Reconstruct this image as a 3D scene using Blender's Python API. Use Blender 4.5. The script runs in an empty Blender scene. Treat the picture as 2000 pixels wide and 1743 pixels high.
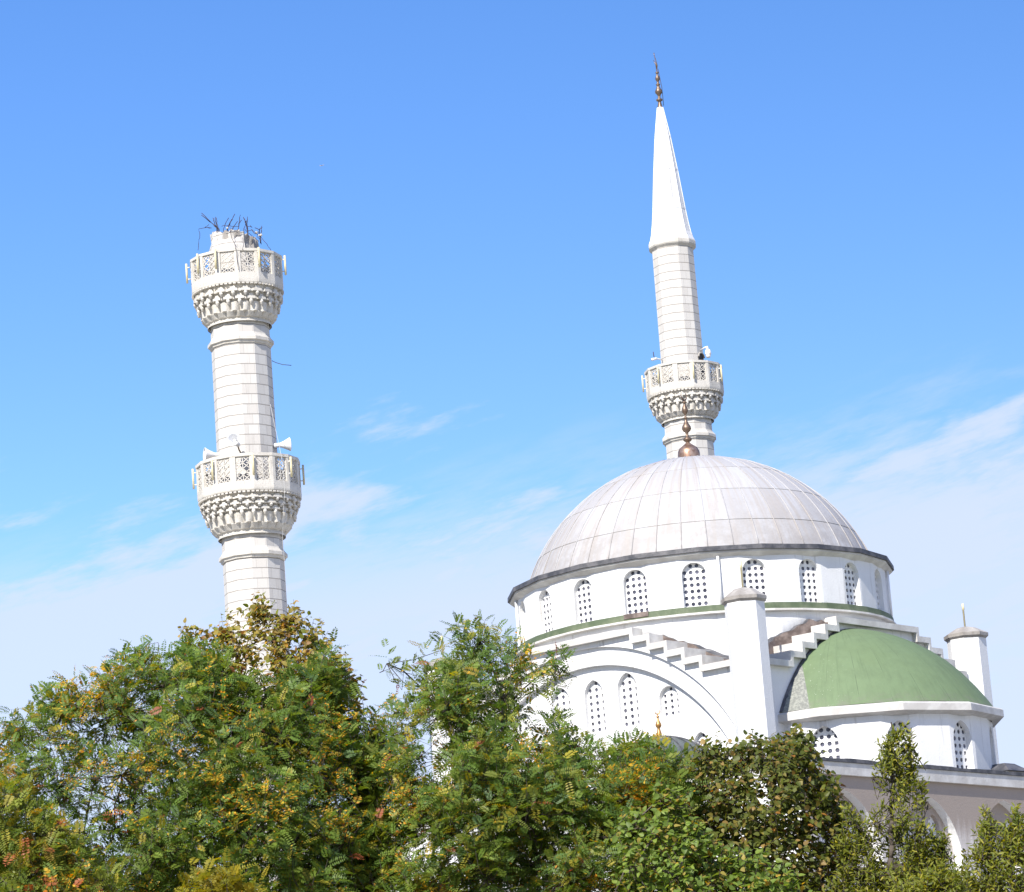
import bpy, math, random
import numpy as np
from mathutils import Vector, Matrix

# ------------------------------------------------------------------ camera, sky, sun, exposure
F_PX, PITCH, ROLL, CAM_Z = 6500.0, math.radians(12.5), math.radians(4.35), 1.7
SUN_AZ, SUN_EL = math.radians(-26), math.radians(40)      # sun behind the camera, to its left
EXPOSURE = 0.75
sc = bpy.context.scene
_f = np.array([0, math.cos(PITCH), math.sin(PITCH)])
_r0 = np.array([1.0, 0, 0]); _u0 = np.array([0, -math.sin(PITCH), math.cos(PITCH)])
_r = math.cos(ROLL) * _r0 - math.sin(ROLL) * _u0
_u = math.sin(ROLL) * _r0 + math.cos(ROLL) * _u0
cam_d = bpy.data.cameras.new('camera'); cam = bpy.data.objects.new('camera', cam_d)
sc.collection.objects.link(cam); sc.camera = cam
cam_d.sensor_fit = 'HORIZONTAL'; cam_d.sensor_width = 36.0; cam_d.lens = 36.0 * F_PX / 2000.0
cam_d.clip_start = 0.1; cam_d.clip_end = 90000
cam.matrix_world = Matrix(((_r[0], _u[0], -_f[0], 0), (_r[1], _u[1], -_f[1], 0), (_r[2], _u[2], -_f[2], CAM_Z), (0, 0, 0, 1)))
CAM = np.array([0, 0, CAM_Z])

def W(px, py, Y):
    """point at distance Y that the photograph shows at (px, py)"""
    d = _f + _r * (px - 1000) / F_PX - _u * (py - 871.5) / F_PX
    return CAM + d * (Y / d[1])

sc.view_settings.view_transform = 'Standard'; sc.view_settings.look = 'None'
sc.view_settings.exposure = EXPOSURE; sc.view_settings.gamma = 1.0
sun_dir = Vector((math.sin(SUN_AZ) * math.cos(SUN_EL), -math.cos(SUN_AZ) * math.cos(SUN_EL), math.sin(SUN_EL)))
sl = bpy.data.lights.new('sun', 'SUN'); sl.energy = 4.2; sl.angle = math.radians(0.53); sl.color = (1.0, 0.955, 0.88)
so = bpy.data.objects.new('sun', sl); sc.collection.objects.link(so)
so.rotation_euler = (-sun_dir).to_track_quat('-Z', 'Y').to_euler()

class NT:
    """small node-tree writer"""
    def __init__(s, nt): s.nt = nt
    def n(s, t, ins=None, **kw):
        nd = s.nt.nodes.new('ShaderNode' + t)
        for k, v in kw.items(): setattr(nd, k, v)
        for k, v in (ins or {}).items():
            if hasattr(v, 'is_linked') or hasattr(v, 'links'): s.nt.links.new(v, nd.inputs[k])
            else: nd.inputs[k].default_value = v
        return nd
    def m(s, op, a, b=0.0, c=0.0, clamp=False):
        nd = s.nt.nodes.new('ShaderNodeMath'); nd.operation = op; nd.use_clamp = clamp
        for i, v in enumerate((a, b, c)):
            if hasattr(v, 'links'): s.nt.links.new(v, nd.inputs[i])
            else: nd.inputs[i].default_value = v
        return nd.outputs[0]
    def mix(s, fac, a, b):
        nd = s.nt.nodes.new('ShaderNodeMix'); nd.data_type = 'RGBA'
        for k, v in ((0, fac), (6, a), (7, b)):
            if hasattr(v, 'links'): s.nt.links.new(v, nd.inputs[k])
            elif k == 0: nd.inputs[0].default_value = v
            else: nd.inputs[k].default_value = (*v, 1)
        return nd.outputs[2]
    def ramp(s, fac, lo, hi):
        return s.n('MapRange', {0: fac, 1: lo, 2: hi}, interpolation_type='SMOOTHSTEP').outputs[0]
    def noise(s, vec, scale, detail=4.0, rough=0.55, sx=(1, 1, 1)):
        mp = s.n('Mapping', {'Vector': vec, 'Scale': sx})
        return s.n('TexNoise', {'Vector': mp.outputs[0], 'Scale': scale, 'Detail': detail, 'Roughness': rough}).outputs[0]

world = bpy.data.worlds.new('World'); sc.world = world; world.use_nodes = True
wt = NT(world.node_tree); world.node_tree.nodes.clear()
sky = wt.n('TexSky', sky_type='NISHITA', sun_disc=False, sun_elevation=SUN_EL, sun_rotation=math.radians(180) + -SUN_AZ * -1,
           air_density=1.0, dust_density=0.25, ozone_density=2.2, altitude=100)
tc = wt.n('TexCoord')
sep = wt.n('SeparateXYZ', {0: tc.outputs['Generated']})
az = wt.m('ARCTAN2', sep.outputs[0], sep.outputs[1])
el = wt.m('ARCSINE', sep.outputs[2])
cv = wt.n('CombineXYZ', {0: az, 1: wt.m('ADD', el, wt.m('MULTIPLY', az, -0.22)), 2: 0.0}).outputs[0]
c1 = wt.noise(cv, 9.0, 8.0, 0.62, (1.0, 4.0, 1))
c2 = wt.noise(cv, 40.0, 7.0, 0.65, (1.0, 5.0, 1))
low = wt.ramp(wt.m('SUBTRACT', el, wt.m('MULTIPLY', az, 0.12)), math.radians(13.4), math.radians(9.6))            # cirrus only low over the horizon
cl = wt.m('ADD', wt.m('MULTIPLY', c1, 0.72), wt.m('MULTIPLY', c2, 0.28))
cl = wt.ramp(wt.m('ADD', cl, wt.m('MULTIPLY', low, 0.20)), 0.50, 0.72)
cl = wt.m('MULTIPLY', wt.m('MULTIPLY', cl, low), 0.90)
hs = wt.n('HueSaturation', {'Color': sky.outputs[0], 'Saturation': 1.30, 'Value': 1.0, 'Hue': 0.513})
cl = wt.m('MAXIMUM', cl, wt.m('MULTIPLY', wt.ramp(wt.m('ADD', el, wt.m('MULTIPLY', wt.m('SUBTRACT', c1, 0.5), 0.16)), math.radians(11.9), math.radians(10.4)), 0.84))
skc = wt.mix(cl, hs.outputs[0], (3.6, 4.05, 5.2))
bg = wt.n('Background', {'Color': skc, 'Strength': 0.12})
wo = wt.n('OutputWorld', {0: bg.outputs[0]})

# ------------------------------------------------------------------ materials
def mat(name, build, bump=None):
    m = bpy.data.materials.new(name); m.use_nodes = True
    t = NT(m.node_tree); m.node_tree.nodes.clear()
    o = t.n('TexCoord').outputs['Object']
    col, rough, metal, h = build(t, o)
    p = t.n('BsdfPrincipled', {'Base Color': col if hasattr(col, 'links') else (*col, 1), 'Roughness': rough, 'Metallic': metal})
    if h is not None:
        b = t.n('Bump', {'Height': h, 'Strength': 0.5, 'Distance': 0.02}); m.node_tree.links.new(b.outputs[0], p.inputs['Normal'])
    t.n('OutputMaterial', {0: p.outputs[0]})
    return m

def _white(t, o):
    a = t.noise(o, 0.6, 5, 0.6); s = t.noise(o, 1.0, 6, 0.65, (5, 5, 0.35)); g = t.noise(o, 9.0, 4)
    c = t.mix(t.ramp(a, 0.35, 0.75), (0.76, 0.755, 0.745), (0.69, 0.685, 0.675))
    c = t.mix(t.m('MULTIPLY', t.ramp(s, 0.54, 0.76), 0.8), c, (0.42, 0.40, 0.37))
    c = t.mix(t.m('MULTIPLY', t.ramp(g, 0.62, 0.8), 0.3), c, (0.55, 0.53, 0.50))
    return c, 0.85, 0.0, t.noise(o, 25, 4)
M_WHITE = mat('white_paint', _white)

def _stone(t, o):
    sp = t.n('SeparateXYZ', {0: o}); a = t.m('ARCTAN2', sp.outputs[1], sp.outputs[0])
    zc = t.m('DIVIDE', sp.outputs[2], 0.335); zi = t.m('FLOOR', zc); zf = t.m('FRACT', zc)
    ai = t.m('ADD', t.m('MULTIPLY', a, 18 / math.pi / 2), t.m('MULTIPLY', t.m('MODULO', zi, 2), 0.5))
    af = t.m('FRACT', ai)
    blk = t.n('TexWhiteNoise', {'Vector': t.n('CombineXYZ', {0: t.m('FLOOR', ai), 1: zi}).outputs[0]}).outputs[0]
    c = t.mix(blk, (0.60, 0.575, 0.535), (0.535, 0.505, 0.465))
    st = t.noise(o, 1.0, 6, 0.65, (6, 6, 0.5))
    c = t.mix(t.m('MULTIPLY', t.ramp(st, 0.54, 0.8), 0.5), c, (0.37, 0.34, 0.315))
    j = t.ramp(t.m('ABSOLUTE', t.m('SUBTRACT', zf, 0.5)), 0.442, 0.474)
    jv = t.m('MULTIPLY', t.ramp(t.m('ABSOLUTE', t.m('SUBTRACT', af, 0.5)), 0.47, 0.492), 0.30)
    jj = t.m('MAXIMUM', t.m('MULTIPLY', j, 0.62), jv)
    c = t.mix(jj, c, (0.13, 0.105, 0.085))
    return c, 0.8, 0.0, t.m('SUBTRACT', 1.0, jj)
M_STONE = mat('stone_courses', _stone)

def _carved(t, o):
    a = t.noise(o, 3.0, 5); s = t.noise(o, 2.0, 6, 0.65, (6, 6, 0.7))
    c = t.mix(t.ramp(a, 0.4, 0.7), (0.62, 0.585, 0.525), (0.53, 0.495, 0.435))
    c = t.mix(t.m('MULTIPLY', t.ramp(s, 0.53, 0.78), 0.6), c, (0.30, 0.265, 0.235))
    return c, 0.85, 0.0, t.noise(o, 30, 4)
M_CARVED = mat('carved_stone', _carved)

def _lead(t, o):
    sp = t.n('SeparateXYZ', {0: o}); a = t.m('ARCTAN2', sp.outputs[1], sp.outputs[0])
    pi_ = t.m('FLOOR', t.m('MULTIPLY', a, 44 / (2 * math.pi)))
    zi = t.m('ADD', t.m('GREATER_THAN', sp.outputs[2], 1.02), t.m('ADD', t.m('GREATER_THAN', sp.outputs[2], 2.25), t.m('GREATER_THAN', sp.outputs[2], 3.25)))
    blk = t.n('TexWhiteNoise', {'Vector': t.n('CombineXYZ', {0: pi_, 1: zi}).outputs[0]}).outputs[0]
    cyl = t.n('CombineXYZ', {0: t.m('MULTIPLY', a, 6.0), 1: sp.outputs[2], 2: 0.0}).outputs[0]
    c = t.mix(blk, (0.485, 0.48, 0.483), (0.39, 0.38, 0.378))
    c = t.mix(t.m('MULTIPLY', t.m('GREATER_THAN', blk, 0.955), 0.7), c, (0.25, 0.255, 0.275))
    st = t.noise(cyl, 1.2, 7, 0.65, (4.5, 0.35, 1))
    c = t.mix(t.m('MULTIPLY', t.ramp(st, 0.42, 0.64), 0.9), c, (0.40, 0.365, 0.335))
    dn = t.m('MULTIPLY', t.ramp(t.noise(o, 1.6, 6, 0.7), 0.35, 0.62), t.ramp(sp.outputs[2], 2.6, 0.2))
    c = t.mix(t.m('MULTIPLY', dn, 0.7), c, (0.325, 0.30, 0.28))
    wr = t.noise(cyl, 5.0, 5, 0.7, (1, 5, 1))
    c = t.mix(t.m('MULTIPLY', t.ramp(wr, 0.55, 0.72), 0.5), c, (0.27, 0.25, 0.235))
    return c, 0.6, 0.0, t.m('ADD', t.noise(o, 5, 4), t.m('MULTIPLY', wr, 0.6))
M_LEAD = mat('weathered_lead', _lead)

def simple(name, c0, c1, scale, rough=0.7, metal=0.0, sx=(1, 1, 1), h=True):
    def b(t, o):
        nz = t.noise(o, scale, 5, 0.6, sx)
        return t.mix(t.ramp(nz, 0.35, 0.7), c0, c1), rough, metal, (t.noise(o, scale * 6, 4) if h else None)
    return mat(name, b)
M_TAR = simple('black_lead_edge', (0.045, 0.047, 0.055), (0.13, 0.125, 0.13), 2.5, 0.6)
M_BROWN = simple('brown_roof_felt', (0.10, 0.075, 0.065), (0.24, 0.19, 0.165), 3.0, 0.9)
M_CONC = simple('grey_concrete', (0.27, 0.245, 0.22), (0.42, 0.395, 0.36), 2.2, 0.9, sx=(1, 1, 0.6))
M_CORN = simple('weathered_cornice', (0.50, 0.475, 0.44), (0.66, 0.64, 0.60), 1.6, 0.85)
M_BAND = simple('green_band_paint', (0.085, 0.115, 0.06), (0.15, 0.175, 0.105), 2.0, 0.7)
M_BRONZE = simple('bronze', (0.15, 0.10, 0.07), (0.26, 0.185, 0.13), 6.0, 0.42, 0.55, h=False)
M_COPPER = simple('copper_bell', (0.24, 0.14, 0.09), (0.42, 0.30, 0.235), 7.0, 0.42, 0.65, h=False)
M_GOLD = simple('gold_leaf', (0.42, 0.21, 0.07), (0.55, 0.32, 0.11), 12.0, 0.38, 0.75, h=False)
M_GLASS = simple('dark_glass', (0.03, 0.03, 0.045), (0.16, 0.16, 0.21), 3.0, 0.15, 0.0, h=False)
M_TUBE = simple('pale_yellow_plastic', (0.62, 0.54, 0.32), (0.70, 0.63, 0.42), 3.0, 0.5, h=False)
M_PLASTIC = simple('white_plastic', (0.74, 0.74, 0.75), (0.80, 0.80, 0.80), 3.0, 0.4, h=False)
M_RUST = simple('rusty_steel', (0.045, 0.035, 0.05), (0.10, 0.07, 0.07), 20.0, 0.8, 0.2, h=False)
M_CABLE = simple('black_cable', (0.03, 0.03, 0.035), (0.05, 0.05, 0.055), 5.0, 0.6, h=False)
M_PALEC = simple('pale_cable', (0.55, 0.55, 0.55), (0.65, 0.64, 0.62), 5.0, 0.6, h=False)
M_DKDOME = simple('dark_zinc', (0.10, 0.115, 0.11), (0.15, 0.165, 0.155), 2.0, 0.55, 0.2)
M_BARK = simple('bark', (0.045, 0.035, 0.028), (0.13, 0.105, 0.085), 9.0, 0.9, sx=(1, 1, 0.25))
M_DOOR = simple('painted_door_shade', (0.03, 0.032, 0.04), (0.06, 0.06, 0.07), 4.0, 0.7, h=False)
M_GROUND = simple('grass_ground', (0.14, 0.15, 0.07), (0.28, 0.24, 0.16), 0.15, 0.95)

def _green(t, o):
    sp = t.n('SeparateXYZ', {0: o})
    st = t.noise(o, 1.0, 5, 0.6, (3.5, 3.5, 0.25)); b = t.noise(o, 0.7, 4)
    c = t.mix(t.ramp(st, 0.35, 0.7), (0.145, 0.205, 0.102), (0.128, 0.180, 0.090))
    c = t.mix(t.m('MULTIPLY', t.ramp(b, 0.4, 0.7), 0.5), c, (0.14, 0.195, 0.09))
    an = t.m('ARCTAN2', sp.outputs[1], sp.outputs[0]); zz = sp.outputs[2]
    cyl = t.n('CombineXYZ', {0: t.m('MULTIPLY', an, 4.0), 1: zz, 2: 0.0}).outputs[0]
    run = t.noise(cyl, 1.4, 6, 0.65, (4.0, 0.3, 1))
    c = t.mix(t.m('MULTIPLY', t.ramp(run, 0.50, 0.72), 0.45), c, (0.085, 0.125, 0.06))
    seam = t.ramp(t.m('ABSOLUTE', t.m('SUBTRACT', t.m('FRACT', t.m('MULTIPLY', an, 4.5)), 0.5)), 0.488, 0.497)
    c = t.mix(t.m('MULTIPLY', seam, t.ramp(t.noise(cyl, 1.1, 3), 0.35, 0.6)), c, (0.075, 0.105, 0.055))
    dirt = t.m('MULTIPLY', t.ramp(t.noise(cyl, 3.0, 6, 0.7, (1, 1.6, 1)), 0.42, 0.65), t.ramp(zz, 0.55, 0.02))
    c = t.mix(t.m('MULTIPLY', dirt, 0.7), c, (0.17, 0.17, 0.13))
    grit = t.noise(o, 11.0, 4, 0.7)
    raw = t.mix(t.ramp(grit, 0.42, 0.62), (0.18, 0.185, 0.165), (0.29, 0.295, 0.255))
    # bare, unpainted strip along the left end, and flecks of it at the paint's edge
    lat = t.m('SUBTRACT', t.m('MULTIPLY', sp.outputs[0], 0.643), t.m('MULTIPLY', sp.outputs[1], 0.766))
    edge = t.m('LESS_THAN', lat, -1.58)
    fl = t.m('MULTIPLY', t.m('GREATER_THAN', t.noise(o, 13.0, 3, 0.6), 0.69), t.ramp(lat, 0.2, -1.7))
    c = t.mix(fl, c, (0.42, 0.46, 0.34))
    c = t.mix(edge, c, raw)
    return c, 0.75, 0.0, t.noise(o, 6, 4)
M_GREEN = mat('green_dome_paint', _green)

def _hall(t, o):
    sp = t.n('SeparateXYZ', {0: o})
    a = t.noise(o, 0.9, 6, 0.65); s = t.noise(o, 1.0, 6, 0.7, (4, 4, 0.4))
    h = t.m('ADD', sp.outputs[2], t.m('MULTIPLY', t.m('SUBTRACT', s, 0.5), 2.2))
    c = t.mix(t.ramp(h, 10.6, 11.7), (0.72, 0.67, 0.62), (0.345, 0.285, 0.24))  # brown towards the top, paler below, ragged edge between
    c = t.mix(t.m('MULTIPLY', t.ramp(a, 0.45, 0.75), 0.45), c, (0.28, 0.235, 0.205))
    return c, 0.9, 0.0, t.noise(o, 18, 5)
M_HALL = mat('brown_topped_plaster', _hall)

def leaf_mat(name, trans=0.45):
    m = bpy.data.materials.new(name); m.use_nodes = True
    t = NT(m.node_tree); m.node_tree.nodes.clear()
    at = t.n('Attribute', attribute_name='leaf_tint')
    p = t.n('BsdfPrincipled', {'Base Color': at.outputs[0], 'Roughness': 0.5})
    p.inputs['Specular IOR Level'].default_value = 0.35
    hv = t.n('HueSaturation', {'Color': at.outputs[0], 'Hue': 0.485, 'Saturation': 1.15, 'Value': 1.45})
    tr = t.n('BsdfTranslucent', {'Color': hv.outputs[0]})
    mx = t.n('MixShader', {0: trans, 1: p.outputs[0], 2: tr.outputs[0]})
    t.n('OutputMaterial', {0: mx.outputs[0]})
    return m
M_LEAF = leaf_mat('leaf')

# ------------------------------------------------------------------ mesh helpers
class MB:
    """collects faces, links them as ONE mesh object"""
    def __init__(s): s.v = []; s.f = []; s.m = []; s.mats = []; s.sm = []
    def mi(s, m):
        if m not in s.mats: s.mats.append(m)
        return s.mats.index(m)
    def add(s, verts, faces, m, smooth=False):
        b = len(s.v); s.v.extend([tuple(map(float, v)) for v in verts]); k = s.mi(m)
        for f in faces: s.f.append([b + i for i in f]); s.m.append(k); s.sm.append(smooth)
    def quad(s, a, b, c, d, m): s.add((a, b, c, d), ((0, 1, 2, 3),), m)
    def box(s, o, ax, ay, az, x0, x1, y0, y1, z0, z1, m):
        o, ax, ay, az = map(np.array, (o, ax, ay, az))
        v = [o + ax * x + ay * y + az * z for z in (z0, z1) for y in (y0, y1) for x in (x0, x1)]
        s.add(v, ((0, 2, 3, 1), (4, 5, 7, 6), (0, 1, 5, 4), (2, 6, 7, 3), (0, 4, 6, 2), (1, 3, 7, 5)), m)
    def lathe(s, prof, m, n=24, c=(0, 0), ph=0.0, smooth=True, z0=0.0, jit=None, a0=0.0, a1=2 * math.pi):
        full = abs(a1 - a0 - 2 * math.pi) < 1e-6; k = n if full else n + 1
        v = []
        for (r, z) in prof:
            for i in range(k):
                a = ph + a0 + (a1 - a0) * i / n
                v.append((c[0] + r * math.cos(a), c[1] + r * math.sin(a), z0 + z))
        f = []
        for j in range(len(prof) - 1):
            for i in range(n):
                i2 = (i + 1) % k
                f.append((j * k + i, j * k + i2, (j + 1) * k + i2, (j + 1) * k + i))
        s.add(v, f, m, smooth)
    def tube(s, pts, rad, m, n=6, smooth=True):
        pts = [np.array(p, float) for p in pts]
        if not hasattr(rad, '__len__'): rad = [rad] * len(pts)
        v = []; f = []
        ref = np.array([0.31, 0.17, 0.93])
        for i, p in enumerate(pts):
            d = pts[min(i + 1, len(pts) - 1)] - pts[max(i - 1, 0)]; d = d / (np.linalg.norm(d) + 1e-9)
            a = np.cross(d, ref); a /= np.linalg.norm(a) + 1e-9; b = np.cross(d, a)
            for k in range(n):
                t = 2 * math.pi * k / n; v.append(p + (a * math.cos(t) + b * math.sin(t)) * rad[i])
        for i in range(len(pts) - 1):
            for k in range(n):
                k2 = (k + 1) % n; f.append((i * n + k, i * n + k2, (i + 1) * n + k2, (i + 1) * n + k))
        f.append(tuple(range(n))[::-1]); f.append(tuple((len(pts) - 1) * n + k for k in range(n)))
        s.add(v, f, m, smooth)
    def build(s, name, parent=None, origin=None):
        me = bpy.data.meshes.new(name)
        v = np.array(s.v)
        if origin is not None: v = v - np.array(origin)
        me.from_pydata([tuple(x) for x in v], [], s.f)
        for m in s.mats: me.materials.append(m)
        me.polygons.foreach_set('material_index', s.m); me.polygons.foreach_set('use_smooth', s.sm); me.update()
        o = bpy.data.objects.new(name, me); sc.collection.objects.link(o)
        if origin is not None: o.location = origin
        if parent is not None: adopt(o, parent)
        return o

def wloc(o):
    v = Vector(o.location); p = o.parent
    while p is not None: v = v + p.location; p = p.parent
    return v
def adopt(o, parent):
    w = Vector(o.location); o.parent = parent; o.location = w - wloc(parent)
def thing(name, loc, label, cat, group=None):
    o = bpy.data.objects.new(name, None); sc.collection.objects.link(o); o.location = loc; o.empty_display_size = 0.2
    return tag(o, label, cat, group)
def tag(o, label=None, cat=None, group=None, kind=None):
    if label: o['label'] = label
    if cat: o['category'] = cat
    if group: o['group'] = group
    if kind: o['kind'] = kind
    return o

UP = np.array([0, 0, 1.0])
def round_top(uc, w, zt):
    a = w / 2
    return lambda u: zt - a + math.sqrt(max(a * a - (u - uc) ** 2, 0))
def pointed_top(uc, w, zt, k=1.35):
    a = w / 2; R = a * k; hh = math.sqrt(R * R - (R - a) ** 2)
    return lambda u: zt - hh + math.sqrt(max(R * R - (abs(u - uc) + R - a) ** 2, 0))
def circ_top(uc, zc, R): return lambda u: zc + math.sqrt(max(R * R - (u - uc) ** 2, 0))
def opening(uc, w, zb, top, n=12):
    us = [uc - w / 2 * math.cos(math.pi * i / n) for i in range(n + 1)]
    return dict(u=us, zb=zb, top=top, lo=uc - w / 2, hi=uc + w / 2)

def sheet(mb, o, au, an, u0, u1, zb, top, ops, m, depth, mr=None, off=0.0, extra=()):
    """upright wall from u0 to u1 with cut openings and their reveals; an points out of the wall"""
    o, au, an = map(np.array, (o, au, an)); mr = mr or m
    P = lambda u, z, d=0.0: o + au * u + UP * z + an * (off - d)
    br = sorted(set([u0, u1] + [u for q in ops for u in q['u'] if u0 < u < u1] + [e for e in extra if u0 < e < u1]))
    tf = top if callable(top) else (lambda u: top)
    for a, b in zip(br[:-1], br[1:]):
        if b - a < 1e-6: continue
        mid = (a + b) / 2; e = 1e-5
        cuts = sorted([q for q in ops if q['lo'] < mid < q['hi']], key=lambda q: q['zb'])
        la = lb = zb
        for q in cuts:
            if q['zb'] > max(la, lb): mb.quad(P(a, la), P(b, lb), P(b, q['zb']), P(a, q['zb']), m)
            la, lb = q['top'](a), q['top'](b)
        ta, tb = tf(a + e), tf(b - e)
        if ta > la or tb > lb: mb.quad(P(a, la), P(b, lb), P(b, max(tb, lb)), P(a, max(ta, la)), m)
    for q in ops:
        us = q['u']; zt = [q['top'](u) for u in us]
        for i in range(len(us) - 1):
            mb.quad(P(us[i], zt[i]), P(us[i + 1], zt[i + 1]), P(us[i + 1], zt[i + 1], depth), P(us[i], zt[i], depth), mr)
        for u, z, sg in ((us[0], zt[0], 1), (us[-1], zt[-1], -1)):
            if z > q['zb']: mb.quad(P(u, q['zb']), P(u, z), P(u, z, depth), P(u, q['zb'], depth), mr)
        mb.quad(P(us[0], q['zb']), P(us[-1], q['zb']), P(us[-1], q['zb'], depth), P(us[0], q['zb'], depth), mr)

def screen(o, au, an, uc, w, zb, zt, top, cols, rows, name, parent, hole=0.30, square=False, rnd=None):
    """pierced white window screen with round panes of dark glass behind"""
    o, au, an = map(np.array, (o, au, an)); mb = MB(); rnd = rnd or random.Random(1)
    P = lambda u, z, d=0.0: o + au * u + UP * z - an * d
    cw = w / cols; ch = (zt - zb) / rows
    for i in range(cols):
        for j in range(rows):
            cu = uc - w / 2 + cw * (i + 0.5); cz = zb + ch * (j + 0.5)
            if cz - ch * 0.5 > top(cu): continue
            if cz + ch * hole > top(min(max(cu, uc - w / 2 + .01), uc + w / 2 - .01)) + 0.02:
                mb.quad(P(cu - cw / 2, cz - ch / 2), P(cu + cw / 2, cz - ch / 2), P(cu + cw / 2, cz + ch / 2), P(cu - cw / 2, cz + ch / 2), M_WHITE); continue
            r = hole * min(cw, ch) * 1.05; outv = []; inv = []; bk = []
            star = square and (j % 2 == 1) and (i in (0, cols - 1))
            for k in range(16):
                a = 2 * math.pi * k / 16; c, s = math.cos(a), math.sin(a); q = 1 / max(abs(c), abs(s))
                outv.append(P(cu + cw / 2 * c * q, cz + ch / 2 * s * q))
                rr = r * (q * 0.8 if star else 1.0)
                inv.append(P(cu + rr * c, cz + rr * s)); bk.append(P(cu + rr * c, cz + rr * s, 0.035))
            fs = [(k, (k + 1) % 16, 16 + (k + 1) % 16, 16 + k) for k in range(16)] + [(16 + k, 16 + (k + 1) % 16, 32 + (k + 1) % 16, 32 + k) for k in range(16)]
            mb.add(outv + inv + bk, fs, M_WHITE)
    mb.quad(P(uc - w / 2, zb, .035), P(uc + w / 2, zb, .035), P(uc + w / 2, zt, .035), P(uc - w / 2, zt, .035), M_GLASS)
    return mb.build(name, parent, o + au * uc + UP * zb)

def crescent(mb, c, ax, r, th, m, gap=0.9, n=14):
    """open crescent standing on the point c, opening upward, in the plane of ax and up"""
    c, ax = np.array(c), np.array(ax); pts = []; rad = []
    for i in range(n + 1):
        a = -math.pi / 2 - (math.pi - gap / 2) + (2 * math.pi - gap) * i / n
        pts.append(c + ax * (r * math.cos(a)) + UP * (r + r * math.sin(a)))
        rad.append(th * (0.25 + 0.75 * math.sin(math.pi * i / n)))
    mb.tube(pts, rad, m, 6)

# ------------------------------------------------------------------ ground
mb = MB(); mb.quad((-6000, -3000, 0), (6000, -3000, 0), (6000, 12000, 0), (-6000, 12000, 0), M_GROUND)
tag(mb.build('ground'), 'dark grass and earth under the trees', 'ground', kind='structure')

M_BOUNCE = simple('pale_bounce_surface', (0.34, 0.32, 0.29), (0.42, 0.40, 0.36), 0.8, 0.9)  # unseen pale floor, added to throw light up onto undersides
mb = MB(); mb.quad((-45, 60, 0.004), (60, 60, 0.004), (60, 170, 0.004), (-45, 170, 0.004), M_BOUNCE)
tag(mb.build('bounce_sheet'), 'added pale sheet round the mosque, out of view, bouncing light upward', 'bounce_sheet', kind='structure')
# ------------------------------------------------------------------ the mosque
MC = np.array([6.1, 113.0, 0.0])
tow = -MC[:2] / np.linalg.norm(MC[:2]); rgt = np.array([-tow[1], tow[0]])
if rgt[0] < 0: rgt = -rgt
def ring(c, R, phi, z, tw=tow, rg=rgt):
    p = np.array(c[:2]) + R * (math.sin(phi) * rg + math.cos(phi) * tw); return np.array([p[0], p[1], z])
mosque = thing('mosque', tuple(MC), 'white domed mosque with one large grey lead dome and a green half dome', 'mosque')
DR = math.radians
fd = np.array([0.6428, 0.7660, 0]); nr = np.array([0.7660, -0.6428, 0]); nl = -fd; ld = nr
FC = np.array([6.92, 103.97, 0]); LC = np.array([-2.896, 112.21, 0])

# main dome: four courses of lead sheets with standing seams
mb = MB(); DZ, DH, DRad = 21.50, 4.27, 6.0
Rs = (DRad ** 2 + DH ** 2) / (2 * DH); zcs = DZ + DH - Rs
def dome_r(z): return math.sqrt(max(Rs * Rs - (z - zcs) ** 2, 0))
prof = []; laps = [0, 1.02, 2.25, 3.25, 4.27]
for k in range(4):
    h = laps[k + 1] - laps[k]
    for q in (0, 0.02, 0.2, 0.4, 0.6, 0.8, 0.94, 0.985, 1.0):
        z = laps[k] + h * q; prof.append((max(dome_r(DZ + z), 0.01) + 0.012 * (1 - q), DZ + z))
mb.lathe(prof, M_LEAD, 176, MC[:2])
for k in range(44):
    a = 2 * math.pi * k / 44 + 0.005
    pts = [(MC[0] + (dome_r(DZ + z) + 0.02) * math.cos(a), MC[1] + (dome_r(DZ + z) + 0.02) * math.sin(a), DZ + z) for z in np.linspace(0.03, 4.12, 14)]
    mb.tube(pts, 0.016, M_LEAD, 5)
dome = mb.build('lead_dome', mosque, (MC[0], MC[1], DZ))
# finial of the main dome
mb = MB(); Z0 = 25.84
pr = [(0.39, -0.22), (0.39, 0.10), (0.375, 0.24), (0.31, 0.36), (0.20, 0.44), (0.10, 0.52), (0.065, 0.56),
      (0.07, 0.58), (0.135, 0.62), (0.155, 0.67), (0.135, 0.72), (0.06, 0.76), (0.045, 0.86), (0.06, 0.92), (0.13, 0.97), (0.165, 1.05), (0.15, 1.13), (0.09, 1.23), (0.05, 1.34), (0.04, 1.40),
      (0.08, 1.42), (0.08, 1.45), (0.035, 1.47), (0.035, 1.56), (0.085, 1.62), (0.115, 1.70), (0.10, 1.78), (0.05, 1.90), (0.035, 1.96), (0.09, 1.98), (0.09, 2.01), (0.03, 2.03), (0.02, 2.10), (0.001, 2.12)]
mb.lathe([p for p in pr if p[1] <= 0.57], M_COPPER, 28, MC[:2], z0=Z0); mb.lathe([p for p in pr if p[1] >= 0.56], M_BRONZE, 24, MC[:2], z0=Z0)
crescent(mb, (MC[0], MC[1], Z0 + 2.08), (math.cos(0.9), math.sin(0.9), 0), 0.16, 0.028, M_BRONZE, 1.6)
fin = mb.build('finial', dome, (MC[0], MC[1], Z0))

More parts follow.
